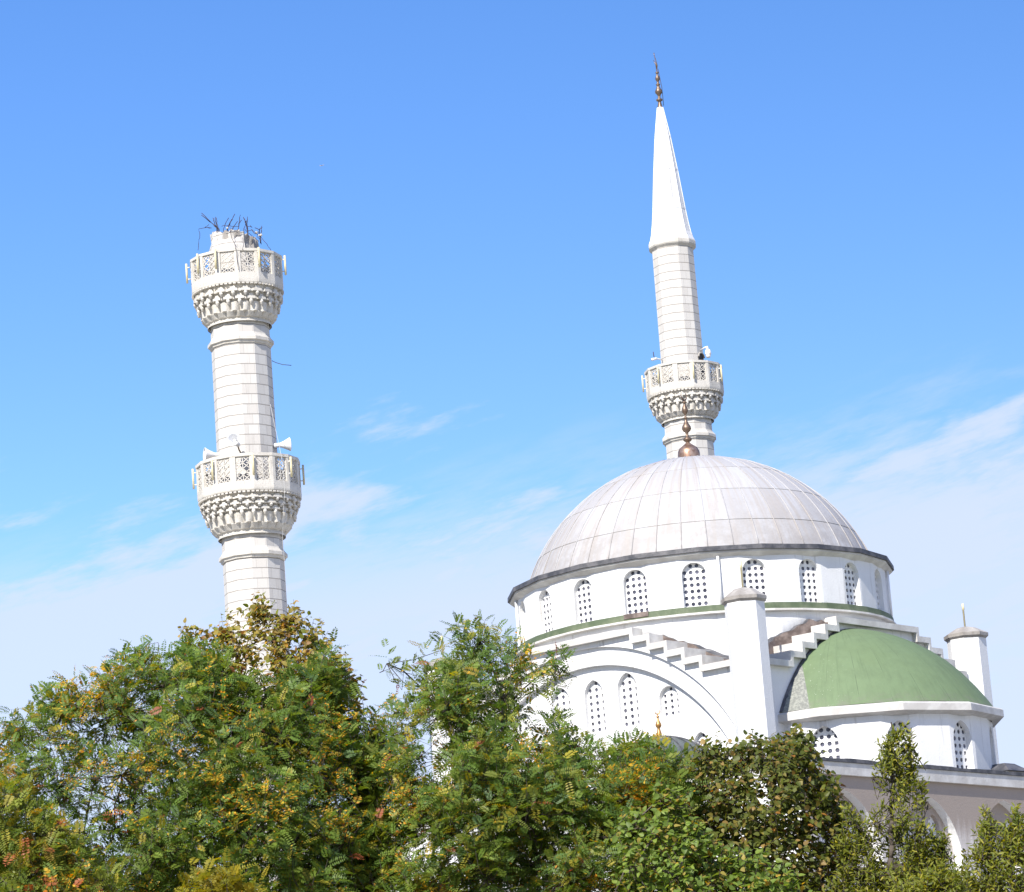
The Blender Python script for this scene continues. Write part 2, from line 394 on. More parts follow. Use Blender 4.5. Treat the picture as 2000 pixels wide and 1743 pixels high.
def ngon_lathe(mb, prof, n, ph, m, c=MC, smooth=False, tw=tow, rg=rgt, skip=None):
    """polygonal ring stack, angles counted from the direction of the viewer"""
    v = []; f = []
    for (r, z) in prof:
        for i in range(n): v.append(ring(c, r, ph + 2 * math.pi * i / n, z, tw, rg))
    for j in range(len(prof) - 1):
        for i in range(n):
            if skip and skip(i): continue
            i2 = (i + 1) % n; f.append((j * n + i, j * n + i2, (j + 1) * n + i2, (j + 1) * n + i))
    mb.add(v, f, m, smooth)
mb = MB()
ngon_lathe(mb, [(5.90, 21.60), (6.10, 21.55), (6.66, 21.46), (6.67, 21.31), (6.60, 21.30)], 20, DR(0.4), M_TAR)
ngon_lathe(mb, [(6.60, 21.30), (6.60, 21.245), (6.52, 21.20), (6.36, 21.10)], 20, DR(0.4), M_CORN)
eave = mb.build('eave', mosque, (MC[0], MC[1], 21.3))
RISE = [19.04, 18.73, 18.40, 18.06, 17.71, 17.38]
# drum: window facets and blank facets in turn
mb = MB(); NW = 20; RD = 6.36; DB, DT = 19.45, 21.22; WW = 0.80
hfa = DR(4.5); apo = RD * math.cos(hfa); wins = []
for k in range(NW):
    pc = DR(-1.6 + 18 * k); o = ring(MC, apo, pc, 0); an = ring((0, 0), 1, pc, 0); au = np.array([-an[1], an[0], 0])
    hw = RD * math.sin(hfa)
    vis = abs((math.degrees(pc) + 180) % 360 - 180) < 95
    op = [opening(0, WW, 19.56, round_top(0, WW, 21.02))] if vis else []
    sheet(mb, o, au, an, -hw, hw, DB, DT, op, M_WHITE, 0.17)
    if vis: wins.append((o, au, an))
    p2 = pc + DR(9); o2 = ring(MC, apo, p2, 0); an2 = ring((0, 0), 1, p2, 0); au2 = np.array([-an2[1], an2[0], 0])
    sheet(mb, o2, au2, an2, -hw, hw, DB, DT, [], M_WHITE, 0.1)
drum = mb.build('drum', mosque, (MC[0], MC[1], DB))
for k, (o, au, an) in enumerate(wins):
    screen(o - an * 0.17, au, an, 0, WW + 0.02, 19.57, 21.04, round_top(0, WW, 21.02), 4, 7, 'window', drum)
mb = MB(); o, au, an = wins[0]
o3 = ring(MC, apo, DR(-1.6 - 18), 0); a3 = ring((0, 0), 1, DR(-1.6 - 18), 0); u3 = np.array([-a3[1], a3[0], 0])
mb.box(o3, u3, a3, UP, -0.42, 0.44, 0.0, 0.16, 19.40, 19.56, M_BROWN)
tag(mb.build('patched_sill', drum, o3 + UP * 19.4), 'brown patched sill under one drum window')
mb = MB(); ngon_lathe(mb, [(6.34, 19.57), (6.47, 19.55), (6.50, 19.33)], 40, DR(2.9), M_BAND)
ngon_lathe(mb, [(6.56, 19.335), (6.57, 19.27), (6.40, 19.25)], 40, DR(2.9), M_CORN); ngon_lathe(mb, [(6.49, 19.337), (6.56, 19.335)], 40, DR(2.9), M_CORN)
band = mb.build('green_band', mosque, (MC[0], MC[1], 19.3))
mb = MB(); v = []; zz = (19.26, 18.97, 18.96, 15.5); nn = 160
for j, z in enumerate(zz):
    for i in range(nn):
        p = ring(MC, 6.38, 2 * math.pi * i / nn, z) - MC; dl = max(abs(p @ nl), abs(p @ nr), 1e-3)
        q = p + MC; fc = abs(p @ nl) > abs(p @ nr)
        d = abs((q - LC) @ ld - 6.12) - 2.30 if fc else abs((q - FC) @ fd - 7.15) - 2.40
        st = RISE[min(5, max(0, int(math.ceil(d / 0.68))))] - 0.07
        if j in (1, 2): p[2] = st + 0.01 * (2 - j)
        k = min(1.0, 5.62 / dl) if j > 1 else 1.0
        v.append(MC + np.array([p[0] * k, p[1] * k, p[2]]))
mb.add(v, [(j * nn + i, j * nn + (i + 1) % nn, (j + 1) * nn + (i + 1) % nn, (j + 1) * nn + i) for j in range(3) for i in range(nn)], M_WHITE, True)
mb.build('drum_base', mosque, (MC[0], MC[1], 15.5))
for phi, r0, zb in ((5.7, 6.42, 19.57), (-79.5, 6.42, 17.5), (83, 6.42, 19.57)):
    q = ring(MC, r0, DR(phi), 0); mb = MB(); mb.tube([q + UP * zb, q + UP * 21.15], 0.05, M_PLASTIC, 8); mb.build('downpipe', mosque, tuple(q + UP * zb))

# stepped arch walls on the two visible sides
def arch_wall(name, o, au, an, uc, half, width, flank):
    us = [uc + half + 0.68 * k for k in range(5)]
    def zt(u):
        d = abs(u - uc)
        for k in range(5):
            if d <= half + 0.68 * k: return RISE[k] - 0.1
        return RISE[5] - 0.1
    ex = sorted([uc - half - 0.68 * k for k in range(5)] + us)
    mb = MB()
    ops = [opening(uc, 2 * 5.95, 11.0, circ_top(uc, 11.82, 6.88), 60)] if flank == 'L' else []
    sheet(mb, o, au, an, 0.2, width - 0.2, 11.0, zt, ops, M_WHITE, 0.13, extra=ex)
    if flank == 'L':
        sheet(mb, o, au, an, uc - 6.2, uc + 6.2, 11.0, circ_top(uc, 11.82, 6.95), [opening(uc, 2 * 5.6, 11.0, circ_top(uc, 11.7, 6.41), 60)], M_WHITE, 0.20, off=-0.13,
              extra=[uc + i * 0.2 for i in range(-30, 31)])
    # mass of the stepped wall, concrete behind the painted face
    edges = [(0.3, ex[0], 5)] + [(ex[i], ex[i + 1], None) for i in range(len(ex) - 1)] + [(ex[-1], width - 0.3, 5)]
    for a, b, k in edges:
        mb.box(o, au, an, UP, a + 0.003, b - 0.003, -1.5, -0.66 if flank == 'L' else -0.02, 16.6, zt((a + b) / 2) - 0.02, M_CONC)
    w = mb.build(name, mosque, o + au * uc + UP * 11)
    mb = MB(); PR, TH, RB = 0.20, 0.20, 0.14
    for sg in (-1, 1):
        for k in range(6):
            a = half + 0.68 * (k - 1) if k else 0.0; b = half + 0.68 * k if k < 5 else (width - uc if sg > 0 else uc) - 0.45
            u0, u1 = sorted((uc + sg * (a + (0 if k == 0 else 0.0)), uc + sg * b))
            mb.box(o, au, an, UP, u0, u1, -1.52, PR, RISE[k] - TH, RISE[k], M_CORN)
            if k < 5:
                e0, e1 = sorted((uc + sg * (b - RB), uc + sg * b))
                mb.box(o, au, an, UP, e0, e1, -1.515, PR - 0.002, RISE[k + 1] - TH, RISE[k] - TH, M_CORN)
    mb.build('stepped_coping', w, o + au * uc + UP * 17.2)
    # brown roofing felt dressed up behind the steps
    rnd = random.Random(5 if flank == 'L' else 9)
    for sg in (-1, 1):
        mb = MB()
        n = 26; lo = half - 0.2; hi = half + 0.68 * 5 + (0.1 if flank == 'L' else 0.3); prev = None
        lift = 0.22 if flank == 'L' else 0.48
        for i in range(n + 1):
            d = lo + (hi - lo) * i / n; zz = RISE[0] + 0.03 - (d - half + 0.55) * 0.485 * (1 if d > half - 0.5 else 0.1) + lift * min(1, max(0, (d - lo) / 0.9)) * (1 if i < n - 3 else 0.4) + rnd.uniform(-0.05, 0.05)
            cur = (uc + sg * d, zz)
            if prev:
                P = lambda u, z, dd: np.array(o) + au * u + UP * z - an * dd
                (ua, za), (ub, zb_) = prev, cur
                dep = lambda u: max(0.1, min(0.95, 6.39 - math.sqrt(max(40.7 - (u - 6.39) ** 2, 0)) - 0.09))
                ea, eb = dep(ua), dep(ub)
                mb.quad(P(ua, za - 0.75, ea), P(ub, zb_ - 0.75, eb), P(ub, zb_, eb), P(ua, za, ea), M_BROWN)
                mb.quad(P(ua, za, ea), P(ub, zb_, eb), P(ub, zb_ + 0.05, eb + .5), P(ua, za + 0.05, ea + .5), M_TAR)
            prev = cur
        mb.build('roofing_felt', w, o + au * (uc + sg * half) + UP * 17)
    return w
left_wall = arch_wall('arch_wall', LC, ld, nl, 6.12, 2.30, 12.81, 'L')
right_wall = arch_wall('arch_wall', FC, fd, nr, 7.15, 2.40, 12.9, 'R')
# recessed tympanum of the left side, with its windows
mb = MB(); wl = [(4.76, 0.80, 15.95, 17.66, 1), (6.19, 0.80, 15.95, 17.69, 1), (7.60, 0.80, 15.95, 17.72, 1), (9.27, 0.78, 16.05, 17.02, 0), (3.05, 0.78, 16.05, 17.02, 0),
                 (10.42, 0.58, 13.9, 15.36, 1), (2.0, 0.58, 13.9, 15.36, 1), (8.95, 0.58, 13.4, 14.9, 1)]
ops = [opening(u, w, zb, (pointed_top if k else round_top)(u, w, zt), 12) for u, w, zb, zt, k in wl]
sheet(mb, LC, ld, nl, 0.6, 12.2, 11.0, circ_top(6.12, 11.7, 6.46), ops, M_WHITE, 0.16, off=-0.33, extra=[0.6 + 0.2 * i for i in range(58)])
ty = mb.build('tympanum', left_wall, LC + ld * 6.1 + UP * 11)
ro = LC - nl * 0.49
mbp = None
for u, w, zb, zt, k in wl:
    screen(ro, ld, nl, u, w + 0.01, zb, zt + 0.01, (pointed_top if k else round_top)(u, w, zt), 3, int(round((zt - zb) / 0.21)), 'window', left_wall, 0.29, square=True)

# corner turrets
def turret(cx, cy, R, zrim, ztop, rod, zb, label):
    c = (cx, cy); mb = MB(); t = thing_part('turret', mosque, (cx, cy, zb)); ph = DR(22.5 + 8)
    mb.lathe([(R, zb), (R, zrim - 0.02)], M_WHITE, 8, c, ph, False)
    mb.build('turret_shaft', t, (cx, cy, zb))
    mb = MB(); mb.lathe([(R - 0.02, zrim - 0.10), (R + 0.09, zrim - 0.01), (R + 0.10, zrim + 0.10), (R + 0.02, zrim + 0.15), (R * 0.55, ztop - 0.06), (0.12, ztop), (0.001, ztop + 0.01)], M_CONC, 8, c, ph, False)
    mb.build('cap', t, (cx, cy, zrim))
    mb = MB(); mb.tube([(cx, cy, ztop - 0.02), (cx, cy, ztop + rod * 0.72), (cx, cy, ztop + rod * 0.73), (cx, cy, ztop + rod)], [0.032, 0.032, 0.045, 0.045], M_TUBE, 8)
    mb.build('rod', t, (cx, cy, ztop))
def thing_part(name, parent, loc):
    o = bpy.data.objects.new(name, None); sc.collection.objects.link(o); o.location = loc; o.empty_display_size = 0.2; adopt(o, parent); return o
turret(6.95, 104.0, 0.645, 19.17, 19.60, 0.86, 11.0, '')
turret(15.15, 114.0, 0.68, 18.98, 19.36, 0.82, 11.0, '')
turret(-2.88, 112.0, 0.66, 18.96, 19.36, 0.75, 11.0, '')

# apse with the green half dome
AC = FC + fd * 6.2 - nr * 0.75; AR = 4.7; ah = DR(7.5); aap = AR * math.cos(ah); mb = MB(); aw = []
for k in range(-2, 8):
    a = DR(-15 + 30 * k)
    for j, ang in ((0, a), (1, a + DR(15))):
        an = np.array([math.sin(ang), -math.cos(ang), 0]); au = np.array([math.cos(ang), math.sin(ang), 0]); o = AC + an * aap; hw = AR * math.sin(ah)
        if an @ nr < -0.25: continue
        op = [opening(0, 0.92, 13.30, pointed_top(0, 0.92, 15.12), 14)] if j == 0 else []
        sheet(mb, o, au, an, -hw, hw, 12.9, 15.40, op, M_WHITE, 0.22)
        if j == 0: aw.append((o, au, an))
apse = mb.build('apse_wall', mosque, AC + UP * 12.9)
for o, au, an in aw:
    screen(o - an * 0.22, au, an, 0, 0.93, 13.31, 15.13, pointed_top(0, 0.92, 15.12), 4, 8, 'window', apse, 0.30, square=True)
mb = MB(); vv = []; prof = [(4.75, 15.28), (5.06, 15.36), (5.14, 15.38), (5.14, 15.60), (5.06, 15.66), (4.6, 15.70)]; n = 12
for (r, z) in prof:
    for i in range(n): a = DR(15 + 30 * i); vv.append(AC + np.array([math.sin(a), -math.cos(a), 0]) * r + UP * z)
mb.add(vv, [(j * n + i, j * n + (i + 1) % n, (j + 1) * n + (i + 1) % n, (j + 1) * n + i) for j in range(len(prof) - 1) for i in range(n)], M_CORN)
mb.build('cornice', apse, AC + UP * 15.3)
SDP = [(4.86, 15.68), (4.62, 16.06), (4.30, 16.50), (3.90, 16.98), (3.46, 17.42), (3.0, 17.78), (2.5, 18.10), (2.0, 18.36), (1.44, 18.58), (0.9, 18.73), (0.4, 18.80), (0.01, 18.82)]
mb = MB(); vv = []; n = 72; ang0 = math.atan2(fd[1], fd[0])
SX, SY = np.array([1.0, 0, 0]), np.array([0, 1.0, 0])
fine = []
for i in range(len(SDP) - 1):
    for q in range(3): t = q / 3; fine.append((SDP[i][0] * (1 - t) + SDP[i + 1][0] * t, SDP[i][1] * (1 - t) + SDP[i + 1][1] * t))
fine.append(SDP[-1])
for (r, z) in fine:
    for i in range(n + 1):
        a = math.pi * 1.0 * i / n - math.pi; vv.append((r * math.cos(a), r * math.sin(a), z - 15.6))
f = [(j * (n + 1) + i, j * (n + 1) + i + 1, (j + 1) * (n + 1) + i + 1, (j + 1) * (n + 1) + i) for j in range(len(fine) - 1) for i in range(n)]
mb.add(vv, f, M_GREEN, True); sd = mb.build('green_half_dome', None)
sd.rotation_euler = (0, 0, ang0); sd.location = tuple(AC + UP * 15.6); adopt(sd, mosque)
rnd = random.Random(3); mb = MB(); curves = []
for v0, dr in ((0.02, 0.05), (0.09, 0.035), (0.13, -0.03)):
    zz = np.linspace(15.70, 18.70, 40); L = []; Rr = []
    for z in zz:
        rr = np.interp(z, [p[1] for p in SDP], [p[0] for p in SDP]) + dr
        jit = rnd.uniform(-0.05, 0.05) if v0 > 0.1 else 0
        q = rr * rr - (v0 + jit + 0.75) ** 2
        if q > 0.02:
            du = math.sqrt(q); L.append(AC + fd * -du + nr * (v0 + jit + 0.75) + UP * z); Rr.append(AC + fd * du + nr * (v0 + jit + 0.75) + UP * z)
    curves.append((L, Rr))
for s in (0, 1):
    for a, b in ((0, 1), (1, 2)):
        A, B = curves[a][s], curves[b][s]; k = min(len(A), len(B))
        for i in range(k - 1): mb.quad(A[i], A[i + 1], B[i + 1], B[i], M_TAR)
top = [curves[j][s][-1] for j in (0, 1) for s in (0, 1)]
k = min(len(c[s]) for c in curves for s in (0, 1))
for a, b in ((0, 1), (1, 2)): mb.quad(curves[a][0][k - 1], curves[b][0][k - 1], curves[b][1][k - 1], curves[a][1][k - 1], M_TAR)
mb.build('tar_flashing', mosque, tuple(AC + UP * 17))
mb = MB(); q = FC + fd * 1.55 + nr * 0.35; mb.tube([q + UP * 13.2, q + UP * 15.2], 0.07, M_PLASTIC, 8); mb.build('downpipe', apse, tuple(q + UP * 13.2))

# lower prayer hall, flat roof, blind arches with paired windows
OFF = 5.2; Q = FC - fd * OFF + nr * OFF
hall = thing_part('hall', mosque, tuple(Q))
mb = MB(); AU = [OFF + 1.4 + 4.35 * k for k in range(-1, 5)]
ops = [opening(u, 3.4, 7.6, pointed_top(u, 3.4, 12.38, 1.25), 26) for u in AU]
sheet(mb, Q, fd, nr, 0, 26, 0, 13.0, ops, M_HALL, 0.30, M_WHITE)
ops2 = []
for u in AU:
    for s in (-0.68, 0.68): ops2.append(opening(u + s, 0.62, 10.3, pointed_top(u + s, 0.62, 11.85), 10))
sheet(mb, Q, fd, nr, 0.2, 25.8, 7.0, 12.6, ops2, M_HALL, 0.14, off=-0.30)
ln = -nr
opsl = [opening(3.0 + 4.35 * k, 3.3, 7.6, pointed_top(3.0 + 4.35 * k, 3.3, 12.3, 1.25), 20) for k in range(4)]
sheet(mb, Q, ln, nl, 0, 20, 0, 13.0, opsl, M_WHITE, 0.3)
mb.box(Q, fd, nr, UP, 0.5, 25.5, -20.0, -0.55, 0, 13.0, M_WHITE)
E1, E2 = Q + fd * 26, Q + ln * 20
mb.quad(E1, E1 + ln * 20, E1 + ln * 20 + UP * 13, E1 + UP * 13, M_WHITE); mb.quad(E2, E2 + fd * 26, E2 + fd * 26 + UP * 13, E2 + UP * 13, M_WHITE)
mb.build('hall_wall', hall, tuple(Q))
for u in AU[:4]:
    for s in (-0.68, 0.68): screen(Q - nr * 0.44, fd, nr, u + s, 0.63, 10.31, 11.86, pointed_top(u + s, 0.62, 11.85), 3, 8, 'window', hall, 0.3)
mb = MB(); fo = 0.11
mb.box(Q, fd, nr, UP, -fo, 26 + fo, -20 - fo, fo, 12.80, 13.17, M_CORN)
mb.build('roof_fascia', hall, tuple(Q + UP * 12.8))
mb = MB(); rnd = random.Random(4)
ue = [-0.16 + i * 0.45 for i in range(60)]
P = lambda u, d, z: Q + fd * u + nr * d + UP * z
zt = [13.28 + rnd.uniform(-0.025, 0.02) for _ in ue]
for i in range(len(ue) - 1):
    a, b = ue[i], ue[i + 1]
    mb.quad(P(a, .15, 13.172), P(b, .15, 13.172), P(b, .15, zt[i + 1]), P(a, .15, zt[i]), M_TAR)
    mb.quad(P(a, .15, zt[i]), P(b, .15, zt[i + 1]), P(b, -20.2, zt[i + 1]), P(a, -20.2, zt[i]), M_TAR)
for d0, d1 in [(.15 - 20.35 * i / 40, .15 - 20.35 * (i + 1) / 40) for i in range(40)]:
    mb.quad(P(-.16, d0, 13.172), P(-.16, d1, 13.172), P(-.16, d1, 13.275), P(-.16, d0, 13.275), M_TAR)
mb.build('roof', hall, tuple(Q + UP * 13.2))
# small dark dome with a gilded crescent, and the dark roof lantern at the far right
SC = W(1288, 1440, 103.0); sx, sy, sz = SC
sdome = thing_part('porch_dome', mosque, (sx, sy, 13.2))
mb = MB(); RR = 1.95; pz = [(RR * math.cos(t), 13.25 + (sz - 13.25) * math.sin(t)) for t in np.linspace(0, math.pi / 2, 16)]
mb.lathe(pz[:-1] + [(0.01, sz)], M_DKDOME, 48, (sx, sy)); mb.lathe([(RR + 0.1, 13.2), (RR + 0.1, 13.3), (RR, 13.32)], M_CORN, 48, (sx, sy))
for k in range(20):
    a = 2 * math.pi * k / 20 + 0.1; mb.tube([(sx + r * math.cos(a) * 1.008, sy + r * math.sin(a) * 1.008, z + 0.01) for r, z in pz[:-1]], 0.022, M_TAR, 5)
mb.build('dome_shell', sdome, (sx, sy, 13.2))
mb = MB(); pr = [(0.09, -0.02), (0.085, 0.10), (0.06, 0.20), (0.045, 0.26), (0.05, 0.28), (0.09, 0.33), (0.098, 0.385), (0.085, 0.43), (0.05, 0.50), (0.03, 0.57), (0.022, 0.60), (0.048, 0.62), (0.048, 0.65), (0.018, 0.67), (0.015, 0.74), (0.001, 0.75)]
mb.lathe(pr, M_GOLD, 20, (sx, sy), z0=sz); crescent(mb, (sx, sy, sz + 0.72), (1, 0, 0), 0.075, 0.02, M_GOLD, 1.3)
mb.build('finial', sdome, (sx, sy, sz))
lo_ = FC + fd * 8.0 + nr * 3.9; mb = MB()
lant = thing_part('roof_lantern', mosque, tuple(lo_ + UP * 13.2))
mb.box(lo_, fd, nr, UP, -0.55, 0.55, -0.5, 0.5, 13.2, 13.50, M_CORN); mb.build('lantern_base', lant, tuple(lo_ + UP * 13.2))
mb = MB(); c = [lo_ + fd * a + nr * b + UP * 13.503 for a, b in ((-.7, -.65), (.7, -.65), (.7, .65), (-.7, .65))]; t = [lo_ + fd * a + nr * b + UP * 13.80 for a, b in ((-.3, -.25), (.3, -.25), (.3, .25), (-.3, .25))]
mb.add(c + t, ((0, 1, 2, 3), (4, 5, 6, 7), (0, 1, 5, 4), (1, 2, 6, 5), (2, 3, 7, 6), (3, 0, 4, 7)), M_TAR)
mb.build('lantern_roof', lant, tuple(lo_ + UP * 13.5))

# ------------------------------------------------------------------ minarets
def frame_of(c):
    tw = -np.array(c[:2]) / np.linalg.norm(c[:2]); rg = np.array([-tw[1], tw[0]])
    return tw, (rg if rg[0] > 0 else -rg)
def corbel(name, parent, c, tw, rg, zb, zt, rb, rt, N, tiers, ph):
    """carved stalactite corbel: beads, stepped blocks with pendants, fan niches"""
    mb = MB(); H = zt - zb
    def core(t): return rb + (rt - rb) * (t ** 0.85)
    fan_top = 0.54
    seg = N * 8; rows = []
    zs = [0.0, 0.045, 0.05, 0.10, 0.12, 0.24, 0.26, 0.40, 0.50, 0.52, 0.75, 0.97, 1.0]
    for t in zs:
        row = []
        for i in range(seg):
            a = ph + 2 * math.pi * i / seg; w = (a - ph) * N / (2 * math.pi)
            base = core(t) * 0.955
            if t <= 0.045: r = core(0) + 0.03
            elif t <= 0.10: r = core(0.02) + 0.02 - 0.04 * abs(math.sin(math.pi * w)) ** 0.5
            elif t <= 0.25:
                q = (t - 0.1) / 0.15; r = base + 0.115 * abs(math.cos(math.pi * w)) * (0.5 + q * 0.7)
            elif t <= 0.50:
                q = (t - 0.25) / 0.25; r = base + 0.115 * abs(math.sin(math.pi * w)) * (1.15 - q * 0.75)
            else: r = core(t) * 0.93
            row.append(ring(c, r, a, zb + H * t, tw, rg))
        rows.append(row)
    v = [p for r in rows for p in r]
    mb.add(v, [(j * seg + i, j * seg + (i + 1) % seg, (j + 1) * seg + (i + 1) % seg, (j + 1) * seg + i) for j in range(len(rows) - 1) for i in range(seg)], M_CARVED, False)
    def block(phi, r0, r1, wd, z0, z1, wt=None):
        wt = wt or wd; er = ring((0, 0), 1, phi, 0, tw, rg); et = np.array([-er[1], er[0], 0]); o = np.array([c[0], c[1], 0])
        vv = [o + er * r + et * s * (w / 2) + UP * z for z, w in ((z0, wd), (z1, wt)) for r in (r0, r1) for s in (-1, 1)]
        mb.add(vv, ((0, 1, 3, 2), (4, 6, 7, 5), (0, 4, 5, 1), (2, 3, 7, 6), (0, 2, 6, 4), (1, 5, 7, 3)), M_CARVED)
    pitch = 2 * math.pi / N
    zt1 = 0.95
    th = (zt1 - fan_top) / tiers
    for k in range(tiers):
        t0 = fan_top + th * k; sh = 0.5 * (k % 2)
        R = core(t0 + th * 0.6) ; wd = R * pitch
        for i in range(N):
            p = ph + pitch * (i + sh)
            block(p, R * 0.85, R + 0.01, wd * 0.74, zb + H * (t0 + th * 0.12), zb + H * (t0 + th * 0.46), wd * 0.70)
            block(p, R * 0.85, R - 0.02, wd * 0.46, zb + H * (t0 + th * 0.46), zb + H * (t0 + th * 0.84), wd * 0.30)
            block(p + pitch / 2, R * 0.85, R - 0.05, wd * 0.32, zb + H * (t0 + th * 0.10), zb + H * (t0 + th * 0.42))
            er = ring((0, 0), 1, p, 0, tw, rg); o = np.array([c[0], c[1], 0]) + er * (R - 0.045)
            zz = zb + H * (t0 + th * 0.12)
            L = H * 0.16 if k == 0 else H * th * 0.62
            mb.lathe([(0.062, zz), (0.060, zz - L * 0.35), (0.066, zz - L * 0.38), (0.064, zz - L * 0.48), (0.05, zz - L * 0.58), (0.036, zz - L), (0.001, zz - L * 1.05)], M_CARVED, 8, (o[0], o[1]), smooth=True)
    nb = N * 3
    for i in range(nb):
        p = ph + 2 * math.pi * i / nb; block(p, rt * 0.9, rt + 0.005, rt * 2 * math.pi / nb * 0.62, zb + H * 0.955, zb + H * 0.99)
    return mb.build(name, parent, (c[0], c[1], zb))

def parapet(parent, c, tw, rg, zl, z0, z1, R, N, ph):
    """stone balcony rail: lip, posts, top rail; a pierced grille in every bay"""
    mb = MB(); a2 = math.pi / N; k = 1 / math.cos(a2) * 0 + 1
    def poly(prof, m=M_CARVED):
        v = [ring(c, r, ph + 2 * math.pi * i / N, z, tw, rg) for r, z in prof for i in range(N)]
        mb.add(v, [(j * N + i, j * N + (i + 1) % N, (j + 1) * N + (i + 1) % N, (j + 1) * N + i) for j in range(len(prof) - 1) for i in range(N)], m)
    zp0, zp1 = z0 + (z1 - z0) * 0.16, z0 + (z1 - z0) * 0.90; T = 0.11
    poly([(R * 0.86, zl - 0.02), (R * 0.985, zl), (R * 0.995, zl + 0.03), (R, z0 - 0.06), (R * 1.0, zp0), (R - T, zp0), (R - T, z0 - 0.2), (0.6, z0 - 0.2)])
    poly([(R - T, zp1), (R, zp1), (R + 0.015, zp1 + 0.01), (R + 0.015, z1), (R - T - 0.01, z1), (R - T - 0.01, zp1), (R - T, zp1)])
    bays = []
    for i in range(N):
        pm = ph + 2 * math.pi * (i + 0.5) / N; an = ring((0, 0), 1, pm, 0, tw, rg); au = np.array([-an[1], an[0], 0]); ap = R * math.cos(a2); hw = R * math.sin(a2)
        o = np.array([c[0], c[1], 0]) + an * ap
        pw = hw * 0.30
        for s in (-1, 1):
            u0, u1 = sorted((s * hw, s * (hw - pw))); ins = (T * math.tan(a2))
            v = [o + au * u + an * d + UP * z for z in (zp0, zp1) for (u, d) in ((s * hw, 0), (s * (hw - pw), 0), (s * (hw - pw), -T), (s * (hw - ins), -T))]
            mb.add(v, ((0, 1, 5, 4), (1, 2, 6, 5), (2, 3, 7, 6)), M_CARVED)
        bays.append((o, au, an, hw - pw, abs((math.degrees(pm) + 180) % 360 - 180)))
    par = mb.build('parapet', parent, (c[0], c[1], zl))
    for o, au, an, h, ang in bays:
        g = MB(); hz = (zp1 - zp0); D = -0.055; th = 0.012
        def bar(ua, za, ub, zb):
            a = o + au * ua * h + UP * (zp0 + za * hz) + an * D; b = o + au * ub * h + UP * (zp0 + zb * hz) + an * D
            d = b - a; L = np.linalg.norm(d); d = d / L; s = np.cross(an, d)
            g.box(a, d, s, an, -0.004, L + 0.004, -th, th, -0.022, 0.022, M_CARVED)
        for z in (0.02, 0.98): bar(-1, z, 1, z)
        for u in (-0.95, 0.95): bar(u, 0, u, 1)
        for z0_, z1_ in ((0, 0.5), (0.5, 1.0)):
            zm = (z0_ + z1_) / 2
            bar(-1, z0_, 1, z1_); bar(-1, z1_, 1, z0_); bar(0, z0_, 0, z1_)
            bar(-1, zm, 0, z1_); bar(0, z1_, 1, zm); bar(1, zm, 0, z0_); bar(0, z0_, -1, zm)
            bar(-0.98, zm, -0.5, zm); bar(0.5, zm, 0.98, zm)
        g.build('grille', par, o + UP * zp0)
    return par
def shaft(name, parent, c, tw, rg, prof, ph, n=12, m=M_STONE):
    mb = MB(); ngon_lathe(mb, prof, n, ph, m, c, False, tw, rg); return mb.build(name, parent, (c[0], c[1], prof[0][1]))
def collar(parent, c, tw, rg, z, r, ph):
    mb = MB(); ngon_lathe(mb, [(r - 0.01, z + 0.24), (r + 0.03, z + 0.15), (r + 0.125, z + 0.04), (r + 0.125, z - 0.06), (r + 0.07, z - 0.075), (r + 0.05, z - 0.15), (r - 0.01, z - 0.16)], 12, ph, M_CARVED, c, False, tw, rg)
    return mb.build('collar', parent, (c[0], c[1], z))
def tubes(c, tw, rg, R, zc, length, phis, labels, group):
    for p, lb in zip(phis, labels):
        q = ring(c, R + 0.10, DR(p), 0, tw, rg); er = ring((0, 0), 1, DR(p), 0, tw, rg)
        t = thing('lamp_tube', tuple(q + UP * (zc - length / 2)), lb, 'lamp', group)
        mb = MB(); mb.tube([q + UP * (zc - length / 2), q + UP * (zc + length / 2)], 0.036, M_TUBE, 10); mb.build('tube', t, tuple(q + UP * (zc - length / 2)))
        for s in (-0.3, 0.3):
            mb = MB(); mb.tube([q - er * 0.12 + UP * (zc + s * length), q + UP * (zc + s * length)], 0.02, M_PLASTIC, 6)
            mb.build('bracket', t, tuple(q + UP * (zc + s * length)))

# broken minaret on the left: two balconies, no spire
c = np.array([-8.56, 105.0, 0]); tw, rg = frame_of(c); SP = DR(-3)
m1 = thing('minaret', tuple(c), 'broken white stone minaret without a spire, rusty bars sticking out of its top', 'minaret', 'white stone minarets')
shaft('lower_shaft', m1, c, tw, rg, [(1.0, 0.0), (0.995, 20.0), (0.985, 22.7)], SP)
collar(m1, c, tw, rg, 21.95, 0.985, SP)
corbel('corbel', m1, c, tw, rg, 22.56, 23.84, 1.06, 1.66, 24, 3, DR(4))
parapet(m1, c, tw, rg, 23.84, 23.98, 25.05, 1.685, 16, DR(5.5))
shaft('middle_shaft', m1, c, tw, rg, [(0.985, 23.8), (0.965, 28.9), (0.955, 29.7)], SP)
collar(m1, c, tw, rg, 29.03, 0.958, SP)
corbel('corbel', m1, c, tw, rg, 29.58, 30.75, 1.02, 1.50, 22, 2, DR(2))
parapet(m1, c, tw, rg, 30.74, 30.93, 31.88, 1.525, 14, DR(2))
